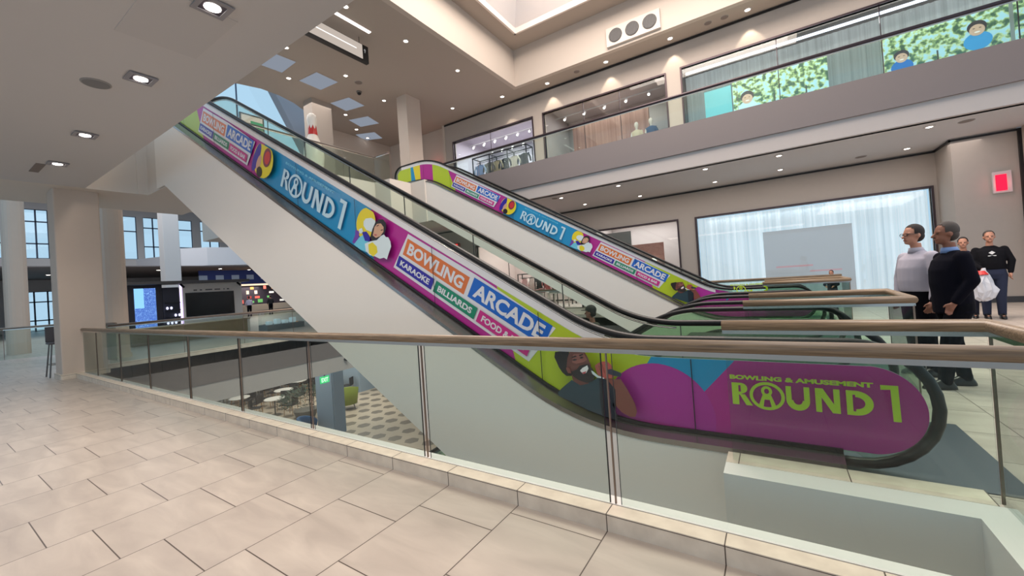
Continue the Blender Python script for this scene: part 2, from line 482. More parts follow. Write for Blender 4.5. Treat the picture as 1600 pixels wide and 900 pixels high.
add_box(bm, -8.95, 14, 15.43, WYN, 12.46, 12.7)
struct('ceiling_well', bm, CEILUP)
bm = bmesh.new()
c0 = [(-8.95, 4, 12.6), (-8.95, 15.43, 12.6), (12, 15.43, 12.6), (12, 4, 12.6)]
c1 = [(-7.6, 5, 15.2), (-7.6, 14.0, 15.2), (11, 14.0, 15.2), (11, 5, 15.2)]
a = [bm.verts.new(p) for p in c0]; b = [bm.verts.new(p) for p in c1]
for i in range(4): bm.faces.new([a[i], a[(i+1) % 4], b[(i+1) % 4], b[i]])
bm.faces.new(b)
bmesh.ops.solidify(bm, geom=bm.faces[:], thickness=.08)
struct('ceiling_cove', bm, mat('cove_paint', (245, 232, 224), .8))
bm = bmesh.new()
add_box(bm, -8.99, -8.90, 4, 15.47, 12.42, 12.66); add_box(bm, -8.99, 12, 15.38, 15.47, 12.42, 12.66)
struct('trim_7', bm, mat('cove_lip', (232, 220, 212), .6))
# upper west end: wall beside the arch, glazing and sky beyond
bm = bmesh.new()
add_box(bm, -20.6, -20.3, 12.75, 18, FU, ZC); add_box(bm, -20.3, -15.4, 17.9, 18.1, FU, ZC)
add_box(bm, -15.5, -15.35, 17.6, 18.0, FU, ZC)
struct('wall_west_upper', bm, mat('upper_west_paint', (205, 190, 176), .7))
# ------------------------------------------------------------------ far west hall
FX = -50
HW = mat('hall_wall_paint', (214, 208, 206), .7)
bm = bmesh.new()
wins = [(-8, 5.0), (5.98, 7.33), (11.62, 12.86), (13.33, 14.8), (16.05, 17.2), (17.9, 19.6), (20.4, 24)]
ys = -12
for (a, b) in wins:
    add_box(bm, FX-.3, FX, ys, a, 5.98, 11.2); add_box(bm, FX-.3, FX, a, b, 10.0, 11.2); ys = b
add_box(bm, FX-.3, FX, ys, 30, 5.98, 11.2)
add_box(bm, FX-.3, FX, -12, 30, 4.45, 5.98)
add_box(bm, FX-3.3, FX-3, -12, 5.2, 0, 4.45); add_box(bm, FX-3.3, FX-3, 8.3, 30, 0, 4.45); add_box(bm, FX-3.3, FX-3, 5.2, 8.3, 3.4, 4.45)
struct('wall_west', bm, HW)
sbox('ceiling_hall', -50, -30, -12, 32, 11.2, 11.5, m=CEIL)
sbox('ceiling_hall_lower', -54, -38.4, -12, 32, 4.4, 4.46, m=TAUPE)
sbox('wall_hall_north', -54, -13.9, 30, 30.3, LF, 11.2, m=HW)
sbox('wall_hall_south', -54, -21, -9.3, -9, 0, 11.2, m=HW)
# balcony edges of the hall
bm = bmesh.new()
path = [(-49.8, -9), (-49.8, 11.6), (-50.0, 12.7), (-47, 13.7), (-40, 12.9), (-38.6, 14.2), (-37.6, 17.3), (-34.5, 24), (-31, 29.9)]
for p, q in zip(path[2:], path[3:]):
    d = (Vector(q)-Vector(p)).normalized(); n = Vector((-d.y, d.x))*.3
    add_prism(bm, [(p[0], p[1], 4.5), (q[0], q[1], 4.5), (q[0], q[1], 5.98), (p[0], p[1], 5.98)], .3, (n.x/.3, n.y/.3, 0))
struct('wall_hall_balcony', bm, mat('hall_white', (228, 226, 230), .6))

# ================================================================== things of the building
def window_grid(name, x, y0, y1, z0, z1, ny, zs, no):
    """far daylight window with mullions in the plane x"""
    bm = bmesh.new(); t = .022 if x > -30 else .05
    for k in range(ny+1):
        y = y0+(y1-y0)*k/ny; add_box(bm, x-.06, x+.02, y-t, y+t, z0, z1)
    for z in [z0, z1]+zs: add_box(bm, x-.06, x+.02, y0, y1, z-t, z+t)
    o = struct(name, bm, mat('mullion_blue_grey', (74, 86, 112), .5))
    g = box('pane', x-.03, x-.02, y0, y1, z0, z1, G_SHOP, o)
    return o
for i, (a, b) in enumerate(wins):
    window_grid('window_%d' % (i+1), FX-.1, a, b, 5.98, 10.0, 2 if i in (1, 3, 5) else 1, [9.0, 7.2] if i != 2 else [8.6], i)
window_grid('door_1', FX-3.1, 5.2, 8.3, 0, 3.4, 4, [2.5, .9], 0)
window_grid('window_8', -22, 6.5, 13.0, FU, 13.4, 2, [8.4], 0)

def column(x0, x1, y0, y1, z0, z1, label, m=None, base=.12, rnd=.08):
    t = thing('column', label, 'column', ((x0+x1)/2, (y0+y1)/2, z0))
    w, d = (x1-x0)/2, (y1-y0)/2
    bm = bmesh.new(); add_box(bm, -w, w, -d, d, 0, z1-z0)
    es = [e for e in bm.edges if abs(e.verts[0].co.z-e.verts[1].co.z) > .5]
    if rnd: bmesh.ops.bevel(bm, geom=es, offset=rnd, segments=4, affect='EDGES', profile=.5)
    obj('shaft', bm, m or mat('column_plaster', (205, 188, 174), .6, noise=.02), t)
    if base:
        bm = bmesh.new(); add_box(bm, -w-.03, w+.03, -d-.03, d+.03, 0, base)
        es = [e for e in bm.edges if abs(e.verts[0].co.z-e.verts[1].co.z) > .05]
        bmesh.ops.bevel(bm, geom=es, offset=rnd+.01, segments=4, affect='EDGES', profile=.5)
        obj('base', bm, CURB, t)
    return t
column(-13.56, -12.95, 1.98, 2.70, 0, ZS, 'thick beige column standing at the left end of the near glass rail', rnd=.03)
column(-17.1, -16.3, 3.30, 3.95, 0, 9.0, 'warm-lit beige column just behind the column at the rail end', rnd=.25)
column(-24.6, -23.8, 2.35, 2.92, 0, 10, 'wide pale column left of the nearest one, between the two far windows', base=0, rnd=.2)
column(-34.9, -34.0, 10.06, 10.95, 2.6, 11.2, 'tall white column above the dark kiosk roof', HW, base=0, rnd=.05)
column(-14.75, -14.1, 13.6, 14.5, FU, ZC, 'square column on the upper floor right of the ceiling light wells', base=0, rnd=0)
column(-18.3, -17.6, 11.0, 12.0, FU, ZC, 'pale column on the upper floor right behind the giant bowling pin', mat('column_shade_tone', (176, 162, 150), .7), base=0, rnd=0)  # the shade on this column is put into its taupe colour

# ------------------------------------------------------------------ glass guards
def guard(label, pts, z0, z1, m_rail, posts, h_r=.034, group=None, name='glass_guard', first_gap=None, shoe=True):
    """pts: xy polyline; z0 base of the glass, z1 top of the rail; posts: spacing or list of x"""
    t = thing(name, label, 'railing', (pts[0][0], pts[0][1], z0), 0, group)
    o = Vector((pts[0][0], pts[0][1], z0))
    P = [Vector((p[0], p[1], z1-h_r))-o for p in pts]
    bm = bmesh.new()
    add_tube(bm, P, h_r*1.15, 12, h_r)
    obj('handrail', bm, m_rail, t, True)
    bm = bmesh.new()
    for a, b in zip(P, P[1:]):
        d = (b-a).normalized(); s = Vector((-d.y, d.x, 0))*.014
        add_prism(bm, [a-s+Vector((0, 0, -h_r-.022)), b-s+Vector((0, 0, -h_r-.022)), b-s+Vector((0, 0, -h_r+.004)), a-s+Vector((0, 0, -h_r+.004))], .028, tuple(s.normalized()))
    obj('rail_channel', bm, CHROME, t)
    for a, b in zip(P, P[1:]):
        L = (b-a).length; d = (b-a)/L
        if isinstance(posts, (int, float)):
            n = max(1, round(L/posts)); cuts = [L*k/n for k in range(n+1)]
        else:
            cuts = [0]+[abs(q-a.x-o.x) for q in posts]+[L]
        s = Vector((-d.y, d.x, 0))
        gap = .012 if isinstance(posts, (int, float)) else .034
        for k in range(len(cuts)-1):
            u0, u1 = cuts[k]+gap, cuts[k+1]-gap
            if u1-u0 < .05: continue
            bm = bmesh.new()
            p0 = a+d*u0; p1 = a+d*u1
            zt = -h_r-.01; zb = -(z1-h_r-z0)
            add_prism(bm, [p0-s*.006+Vector((0, 0, zb)), p1-s*.006+Vector((0, 0, zb)), p1-s*.006+Vector((0, 0, zt)), p0-s*.006+Vector((0, 0, zt))], .012, tuple(s))
            obj('glass_panel', bm, G_RAIL, t)
            if k > 0 or len(P) > 2 and a is not P[0]:
                for (off, w, dp, mm) in ((-gap, .003, .004, BLK), (0, .004, .007, BRONZE), (gap, .0015, .003, DGREY)):
                    if gap < .03 and mm is not BRONZE: continue
                    bm = bmesh.new(); q = a+d*(cuts[k]+off)
                    add_prism(bm, [q-d*w-s*dp+Vector((0, 0, zb)), q+d*w-s*dp+Vector((0, 0, zb)), q+d*w-s*dp+Vector((0, 0, zt)), q-d*w-s*dp+Vector((0, 0, zt))], 2*dp, tuple(s))
                    obj('post' if mm is BRONZE else 'glass_edge_seal', bm, [mm], t)
    return t
g1 = guard('long glass guard with oak handrail across the foreground', [(-12.9, 2.31), (1.02, 2.31)], .06, 1.08, WOOD,
      [-11.84, -10.27, -8.73, -7.085, -5.527, -4.022, -2.41, -.868], .033)
guard('second oak-railed guard, turning the corner beside the near escalator foot', [(-.33, 3.19), (.95, 3.19), (.95, 2.36)], .09, 1.08, WOOD, 5, .036)
guard('oak-railed guard behind the near escalator, U-shaped round a floor opening', [(-.30, 5.06), (1.05, 5.06), (1.10, 6.32), (-.30, 6.32)], .1, 1.08, WOOD, 5, .036)
guard('farthest U-shaped oak-railed guard, in front of the curtained shop window', [(-.22, 10.55), (1.28, 10.55), (1.30, 11.85), (-.2, 11.85)], .1, 1.08, WOOD, 5, .036)
guard('oak-railed guard along the far balcony edge below the curtained window', [(-13.5, 13.64), (1.5, 13.64)], .1, 1.08, WOOD, 1.6, .033)
guard('dim guard with dark handrail left, in front of the kiosk', [(WX-.06, 2.9), (WX-.06, 13.5)], .1, 1.08, BRONZE, 1.6, .03)
guard('dark-railed guard at the far left edge of the walkway', [(-20.2, -6.5), (-20.2, 1.9), (-19.6, 3.0), (-14.5, 3.2)], .1, 1.1, BRONZE, 2.2, .03)
guard('upper balcony guard with dark handrail before the upper shops', [(-13.3, 13.62), (9, 13.62)], 6.0, 6.97, FRAME, 3.1, .048)
guard('upper landing guard between the two escalator heads', [(-13.43, 5.2), (-13.43, 10.95), (-12.5, 10.95)], 5.9, 6.97, BRONZE, 1.4, .03)

# ------------------------------------------------------------------ escalators
def c_line(c, x): return c-.5774*x
XB = .0
def prof(c, zflat, ztop, x_end, x_top, r1, r2):
    """polyline (x,z) from the foot to the head"""
    xb = -(zflat-c)/.5774; xt = -(ztop-c)/.5774
    return fillet([(x_end, zflat, 0), (xb, zflat, 0), (xt, ztop, 0), (x_top, ztop, 0)], [0, r1, r2, 0], 14)
def xz(P, y): return [Vector((p[0], y, p[1])) for p in P]
def interp(P, x):
    for a, b in zip(P, P[1:]):
        lo, hi = min(a[0], b[0]), max(a[0], b[0])
        if lo <= x <= hi and hi > lo: return a[1]+(b[1]-a[1])*(x-a[0])/(b[0]-a[0])
    return P[0][1] if abs(x-P[0][0]) < abs(x-P[-1][0]) else P[-1][1]
HR = prof(.112, .872, FU+.872, .42, -13.2, 1.6, 3.0)
PB = prof(-.745, .122, FU+.122, .33, -13.3, 2.4, 3.0)      # lower edge of the printed glass
PT = prof(-.04, .716, FU+.716, .48, -13.2, 1.7, 2.8)       # upper edge of the print
DK = prof(-.83, .075, FU+.075, .33, -13.3, 2.5, 3.0)       # outer deck edge
def handrail_loop():
    L = []
    for k in range(15):
        a = -PI/2+PI*k/14
        L.append((.405+.425*math.cos(a), .459+.413*math.sin(a)))
    L = [(.33, .047)]+L+[(p[0], p[1]) for p in HR[1:-1]]
    for k in range(15):
        a = PI/2+PI*k/14
        L.append((-13.2+.425*math.cos(a), FU+.459+.413*math.sin(a)))
    L.append((-13.1, FU+.06))
    return L
def gtop(x):
    """upper edge of the glass below the handrail"""
    if x > .405: return .459+.385*math.sqrt(max(0, 1-((x-.405)/.398)**2))
    if x < -13.2: return FU+.459+.385*math.sqrt(max(0, 1-((x+13.2)/.398)**2))
    return interp(HR, x)-.028
def gbot(x):
    if x > .405: return .459-.385*math.sqrt(max(0, 1-((x-.405)/.398)**2))
    if x < -13.2: return FU+.459-.385*math.sqrt(max(0, 1-((x+13.2)/.398)**2))
    return interp(PB, x)-.01
def ptop(x):
    if x > .48: return .42+math.sqrt(max(0, .298**2-(x-.48)**2))
    if x < -13.2: return FU+.42+math.sqrt(max(0, .296**2-(x+13.2)**2))
    return interp(PT, x)
def pbot(x):
    if x > .48: return .42-math.sqrt(max(0, .298**2-(x-.48)**2))
    if x < -13.2: return FU+.42-math.sqrt(max(0, .296**2-(x+13.2)**2))
    return interp(PB, x)+.002
def xs_range(a, b, step=.12):
    out = [a]; n = max(1, int(abs(b-a)/step))
    out = [a+(b-a)*k/n for k in range(n+1)]
    ex = [.405+.398*math.sin(PI/2*k/12) for k in range(13)]+[.48+.298*math.sin(PI/2*k/10) for k in range(11)]+[-13.2-.398*math.sin(PI/2*k/12) for k in range(13)]
    out += [e for e in ex if min(a, b) < e < max(a, b)]
    return sorted(set(out))
def band(bm, top, bot, x0, x1, y, t, step=.15):
    X = xs_range(x0, x1, step); prev = None
    for x in X:
        z0, z1 = bot(x), top(x)
        if z1-z0 < .002: z1 = z0+.002
        cur = [bm.verts.new(p) for p in ((x, y, z0), (x, y, z1), (x, y+t, z1), (x, y+t, z0))]
        if prev:
            for i in range(4): bm.faces.new([prev[i], cur[i], cur[(i+1) % 4], prev[(i+1) % 4]])
        else: bm.faces.new(cur)
        prev = cur
    bm.faces.new(prev[::-1])
def uv2xz(u, v):
    c, s = math.cos(PI/6), .5
    return (u*c+v*s, -u*s+v*c)
COLR = {k: mat('print_'+k, v, .3) for k, v in dict(magenta=(176, 36, 138), purple=(140, 30, 140), disc=(172, 44, 150), green=(176, 196, 36), blue=(24, 140, 190),
        yellow=(226, 206, 40), white=(218, 218, 222), orange=(214, 112, 48), navy=(44, 28, 150), teal=(20, 130, 96), royal=(20, 96, 190),
        pink=(196, 40, 130), lime=(190, 214, 50), maroon=(120, 40, 70), skin=(196, 150, 130), brown=(118, 66, 52), black=(24, 20, 26), tshirt=(38, 62, 74),
        red=(200, 40, 44), pale=(190, 220, 232), plush=(214, 226, 228), tan=(206, 160, 130), mic=(50, 54, 70), ltblue=(110, 196, 220), mouth=(240, 235, 235), arm=(128, 72, 62), face=(108, 62, 56), face_light=(150, 92, 84), beard=(44, 36, 38), hair=(34, 28, 30), hand=(168, 84, 76), lips=(186, 80, 84), tshirt_dark=(22, 34, 46), violet=(110, 60, 160)).items()}
class Print:
    """flat printed film on the glass: shapes given as (x,z) on the balustrade plane"""
    def __init__(s, y, du=0, parent=None, inner=False):
        s.y = y; s.parent = parent; s.layer = 0
        s.dx = du*math.cos(PI/6); s.dz = -du*.5; s.e = .0012
    def region(s, name, key, L, R, n=24):
        """background area between x=L(t) and x=R(t), t 0 bottom..1 top"""
        bm = bmesh.new(); rows = []
        L_ = L if callable(L) else (lambda t: L); R_ = R if callable(R) else (lambda t: R)
        m = max(3, int(abs(R_(.5)-L_(.5))/.1)+(8 if R_(1)+s.dx > .6 else 0))
        for i in range(9):
            t = i/8; a, b = L_(t)+s.dx, R_(t)+s.dx
            row = []
            XS = [a+(b-a)*k/m for k in range(m+1)]
            if b > .7:
                XS = [a+(.48-a)*k/8 for k in range(8)]+[.48+.2975*math.sin(PI/2*k/16) for k in range(17)]
            for x in XS:
                row.append(bm.verts.new((x, s.y-.001, pbot(x)+(ptop(x)-pbot(x))*t)))
            rows.append(row)
        for r0, r1 in zip(rows, rows[1:]):
            for k in range(len(r0)-1): bm.faces.new([r0[k], r0[k+1], r1[k+1], r1[k]])
        return obj(name, bm, COLR[key], s.parent)
    def poly(s, name, key, pts, uv=False, lay=None, clip=True):
        s.layer += 1; l = s.layer if lay is None else lay
        P = [uv2xz(*p) if uv else p for p in pts]
        P = [(x+s.dx, z+s.dz) for x, z in P]
        if clip: P = [(x, min(max(z, pbot(x)+.003), ptop(x)-.003)) for x, z in P]
        bm = bmesh.new(); bm.faces.new([bm.verts.new((x, s.y-.002-l*s.e, z)) for x, z in P])
        bmesh.ops.triangulate(bm, faces=bm.faces[:])
        return obj(name, bm, COLR[key], s.parent)
    def rect(s, name, key, u0, u1, v0, v1, **k):
        n = 6; P = [(u0+(u1-u0)*i/n, v0) for i in range(n+1)]+[(u1-(u1-u0)*i/n, v1) for i in range(n+1)]
        return s.poly(name, key, P, uv=True, **k)
    def ell(s, name, key, u, v, ru, rv, rot=0, uv=True, n=22, **k):
        P = []
        for i in range(n):
            a = 2*PI*i/n; p, q = ru*math.cos(a), rv*math.sin(a)
            P.append((u+p*math.cos(rot)-q*math.sin(rot), v+p*math.sin(rot)+q*math.cos(rot)))
        return s.poly(name, key, P, uv=uv, **k)
    def text(s, body, key, u0, u1, v0, v1, bold=.03, uv=True, italic=0):
        s.layer += 1
        me = textmesh(body, u1-u0, v1-v0, bold)
        for v in me.vertices:
            x, z = v.co.x+italic*v.co.y, v.co.y
            if uv: x, z = uv2xz(u0+x, v0+z)
            else: x, z = u0+x, v0+z
            v.co = (x+s.dx, s.y-.002-s.layer*s.e, z+s.dz)
        return obj('lettering', me, COLR[key], s.parent)
def arc_pts(cx, cz, r, a0, a1, n=14):
    return [(cx+r*math.cos(a0+(a1-a0)*k/n), cz+r*math.sin(a0+(a1-a0)*k/n)) for k in range(n+1)]
def logo(pr, key, u0, v0, w, h, uv=True, t=.036):
    """the amusement centre's wordmark: R, O with a figure in it, U, N, D and a tall 1"""
    lay0 = pr.layer+1; pr.layer = lay0
    Hh = h; s = lambda x: u0+x*w
    th = .045*w*.9
    def P(pts): return [(u0+p[0]*w, v0+p[1]*h) for p in pts]
    cnt = [0]
    def add(pts):
        cnt[0] += .12; pr.poly('logo_letter', key, P(pts), uv=uv, lay=lay0+cnt[0])
    # strokes of the word, drawn in a 1 x 1 box (word height .0-.72, the 1 reaches 1.0)
    def ring(cx, cy, rx, ry, t, a0=0, a1=2*PI, n=26):
        o_, i_ = [], []
        for k in range(n+1):
            a = a0+(a1-a0)*k/n
            o_.append((cx+rx*math.cos(a), cy+ry*math.sin(a))); i_.append((cx+(rx-t)*math.cos(a), cy+(ry-t*w/h)*math.sin(a)))
        cnt[0] += .12; bm = bmesh.new(); y = pr.y-.002-(lay0+cnt[0])*pr.e
        def cv(p):
            q = P([p])[0]; q = uv2xz(*q) if uv else q
            return (q[0]+pr.dx, y, q[1]+pr.dz)
        A = [bm.verts.new(cv(p)) for p in o_]; B = [bm.verts.new(cv(p)) for p in i_]
        for k in range(n): bm.faces.new([A[k], A[k+1], B[k+1], B[k]])
        obj('logo_letter', bm, COLR[key], pr.parent)
    add([(0, .10), (t, .10), (t, .84), (0, .84)])
    ring(.062, .66, .045, .18, t*.9, -PI/2, PI/2, 12); add([(t, .76), (.065, .76), (.065, .84), (t, .84)]); add([(t, .44), (.065, .44), (.065, .54), (t, .54)])
    add([(.05, .46), (.088, .46), (.138, .10), (.094, .10)])
    ring(.235, .46, .115, .46, .022)
    add([(.175, .10), (.205, .03), (.218, .34), (.252, .34), (.265, .03), (.295, .10), (.262, .50), (.208, .50)])
    ring(.235, .62, .036, .17, .020)
    ring(.43, .40, .072, .32, t*.95, PI, 2*PI, 14); add([(.358, .38), (.392, .38), (.392, .84), (.358, .84)]); add([(.468, .38), (.502, .38), (.502, .84), (.468, .84)])
    add([(.535, .10), (.57, .10), (.57, .84), (.535, .84)]); add([(.64, .10), (.675, .10), (.675, .84), (.64, .84)]); add([(.535, .84), (.58, .84), (.675, .10), (.63, .10)])
    add([(.71, .10), (.745, .10), (.745, .84), (.71, .84)]); ring(.76, .47, .095, .37, t*.95, -PI/2, PI/2, 16)
    add([(.745, .10), (.762, .10), (.762, .22), (.745, .22)]); add([(.745, .72), (.762, .72), (.762, .84), (.745, .84)])
    pr.layer += 4
    add([(.95, .02), (.99, .02), (.985, 1.06), (.945, 1.06)]); add([(.895, 1.06), (.95, 1.06), (.95, .94), (.895, .92)])
def board(pr, du):
    """white framed block: BOWLING, ARCADE, KARAOKE, BILLIARDS, FOOD & BAR"""
    pr.poly('board_outline', 'white', [(-4.47+du, -.56), (-3.75+du, -.56), (-3.0+du, -.56), (-2.2+du, -.56), (-2.15+du, -.36), (-2.08+du, -.09), (-3.2+du, -.05), (-4.40+du, -.06)], uv=True, clip=False)
    for (s, k, a, b, c, d) in (('BOWLING', 'orange', -4.38, -3.27, -.335, -.115), ('ARCADE', 'royal', -3.21, -2.12, -.325, -.085),
                               ('KARAOKE', 'navy', -4.43, -3.75, -.52, -.375), ('BILLIARDS', 'teal', -3.71, -3.02, -.52, -.375), ('FOOD & BAR', 'pink', -2.98, -2.24, -.52, -.375)):
        pr.rect('board_block', k, a+du, b+du, c, d, clip=False)
        pr.text(s, 'white', a+du+.06, b+du-.06, c+.035, d-.035, .035)
def on_glass(ox, oz, sc, pts, Y=3.6):
    return [tuple(W(ox+x/sc, oz+z/sc, 'y', Y))[::2] for x, z in pts]
def person_print(pr, du=0):
    """printed singer with a microphone"""
    def P(key, pts, name='printed_figure'): pr.poly(name, key, on_glass(820, 520, 5.625, pts))
    P('arm', [(700, 360), (830, 385), (875, 380), (935, 470), (1000, 590), (1017, 660), (1003, 705), (955, 703), (885, 665), (835, 610), (800, 480)])
    P('tshirt', [(335, 500), (360, 470), (400, 435), (455, 390), (520, 430), (600, 410), (690, 365), (765, 390), (830, 470), (835, 555), (808, 600), (835, 660), (855, 762), (740, 725), (600, 650), (450, 575), (345, 530)])
    P('tshirt_dark', [(690, 365), (765, 390), (830, 470), (835, 555), (808, 600), (835, 660), (855, 762), (720, 715), (700, 560)])
    P('face', [(450, 330), (470, 400), (530, 435), (600, 420), (610, 350)])
    P('hair', [(312, 150), (306, 195), (325, 235), (345, 280), (375, 325), (410, 355), (455, 355), (470, 300), (430, 240), (430, 135)])
    P('face', [(412, 270), (420, 200), (440, 145), (565, 145), (595, 195), (622, 260), (628, 320), (585, 375), (520, 365), (450, 330)])
    P('face_light', [(470, 170), (560, 160), (590, 215), (560, 235), (500, 250), (460, 240)])
    P('beard', [(450, 318), (500, 300), (525, 268), (560, 258), (600, 250), (635, 290), (662, 345), (640, 400), (585, 412), (520, 390), (470, 355)])
    P('mouth', [(530, 308), (550, 285), (592, 262), (602, 290), (585, 325), (555, 338)])
    P('lips', [(545, 325), (585, 312), (575, 332), (555, 336)])
    P('hair', [(462, 218), (480, 208), (502, 210), (500, 218), (480, 222)]); P('hair', [(525, 200), (545, 188), (562, 195), (545, 204)])
    P('hair', [(455, 195), (490, 178), (505, 185), (470, 198)]); P('hair', [(520, 175), (555, 162), (562, 170), (530, 184)])
    P('arm', [(410, 290), (420, 275), (445, 290), (458, 330), (430, 330)])
    P('plush', [(628, 305), (645, 312), (690, 350), (745, 362), (738, 375), (680, 365), (640, 335)])
    P('hand', [(660, 262), (690, 240), (735, 225), (775, 232), (800, 255), (812, 300), (835, 350), (800, 372), (740, 368), (690, 345), (672, 310)])
    for x0, z0, x1, z1 in ((690, 262, 715, 330), (718, 250, 742, 325), (748, 246, 768, 310)):
        P('arm', [(x0, z0), (x0+7, z0), (x1+7, z1), (x1, z1)])
    P('mic', [(768, 298), (800, 290), (886, 322), (892, 340), (880, 358), (838, 350), (772, 330)])
def woman_print(pr):
    """printed woman with soft toys on a yellow disc"""
    def P(key, pts, name='printed_figure'): pr.poly(name, key, on_glass(540, 310, 9, pts))
    pr.ell('printed_disc', 'yellow', -5.16, -.235, .20, .215)
    P('ltblue', [(170, 650), (230, 560), (300, 520), (380, 600), (350, 760), (260, 720)], 'printed_toy')
    P('violet', [(195, 440), (250, 470), (240, 560), (180, 640), (150, 620), (190, 520)], 'printed_toy')
    P('plush', [(310, 330), (340, 290), (420, 280), (475, 320), (470, 420), (430, 480), (350, 450), (310, 390)], 'printed_toy')
    P('navy', [(290, 480), (350, 470), (400, 540), (400, 610), (330, 600)], 'printed_toy')
    P('plush', [(245, 440), (290, 420), (305, 470), (280, 500), (250, 490)], 'printed_toy')
    P('plush', [(330, 640), (400, 610), (480, 590), (560, 530), (600, 512), (625, 548), (660, 550), (690, 610), (700, 680), (665, 780), (640, 860), (600, 835), (540, 850), (470, 815), (400, 800), (345, 740)], 'printed_toy')
    P('yellow', [(380, 650), (440, 620), (500, 680), (510, 760), (450, 820), (390, 770)], 'printed_toy')
    P('hair', [(440, 440), (478, 350), (530, 300), (590, 302), (628, 350), (632, 420), (610, 500), (560, 530), (500, 590), (430, 600), (412, 540)])
    P('tan', [(470, 410), (505, 365), (560, 358), (598, 410), (595, 475), (550, 535), (490, 560), (445, 525)])
    P('lips', [(470, 505), (505, 515), (498, 532), (468, 524)])
    P('hair', [(500, 392), (532, 376), (534, 386), (504, 402)]); P('hair', [(560, 450), (590, 440), (590, 450), (562, 460)])
def girl_print(pr):
    pr.ell('printed_disc', 'yellow', -8.10, -.28, .34, .30)
    pr.ell('printed_figure', 'navy', -8.33, -.30, .10, .26, -.2)
    pr.ell('printed_figure', 'tan', -8.22, -.36, .07, .14, -.2)
    pr.ell('printed_figure', 'black', -8.14, -.50, .10, .09, 0)
    pr.ell('printed_toy', 'maroon', -7.98, -.20, .13, .16, 0)
    pr.ell('printed_toy', 'red', -7.97, -.20, .09, .11, 0)
def full_print(y, parent, du=0, text=True, man=True, second=False):
    pr = Print(y, du, parent)
    R = pr.region; dx = pr.dx
    lo = -13.45-dx
    if second:
        R('print_area', 'green', lo, -12.0, None); R('print_area', 'blue', -12.0, lambda t: -11.75-.1*t, None); R('print_area', 'yellow', lambda t: -11.75-.1*t, -11.45, None)
        R('print_area', 'magenta', -11.45, -10.75, None); R('print_area', 'green', -10.75, lambda t: -9.6-.32*t, None)
    else: R('print_area', 'green', lo, lambda t: -9.6-.32*t, None)
    R('print_area', 'magenta', lambda t: -9.6-.32*t, lambda t: -7.45+.25*t, None)
    R('print_area', 'blue', lambda t: -7.45+.25*t, lambda t: -4.52-.12*math.sin(t*PI), None)
    R('print_area', 'magenta', lambda t: -4.52-.12*math.sin(t*PI), lambda t: -2.35-.18*t, None)
    R('print_area', 'green', lambda t: -2.35-.18*t, lambda t: -1.30+.36*t, None)
    # foot: magenta with a blue wedge and a disc
    gl = lambda t: -1.30+.36*t
    vr = lambda t: gl(t)+.01 if t < .5 else -.56+(t-.5)*.52
    R('print_area', 'blue', gl, vr, None)
    R('print_area', 'magenta', vr, .777-dx, None)
    P = arc_pts(-.92, .20, .462, PI*1.02, -.02, 30)
    pr.poly('print_disc', 'disc', [(-1.375, .125)]+P[1:-1]+[(-.47, .125)])
    if text:
        board(pr, 0); board(pr, -6.52)
        logo(pr, 'pale', -7.48, -.55, 1.82, .40)
        pr.text('BOWLING & AMUSEMENT', 'ltblue', -7.42, -6.0, -.12, -.085, .01)
        woman_print(pr); girl_print(pr)
        # logo on the level part of the foot
        pr.text('BOWLING & AMUSEMENT', 'lime', -.335, .505, .590, .624, .05, uv=False)
        logo(pr, 'lime', -.325, .375, .965, .225, uv=False, t=.046)
    if man: person_print(pr)
    return pr
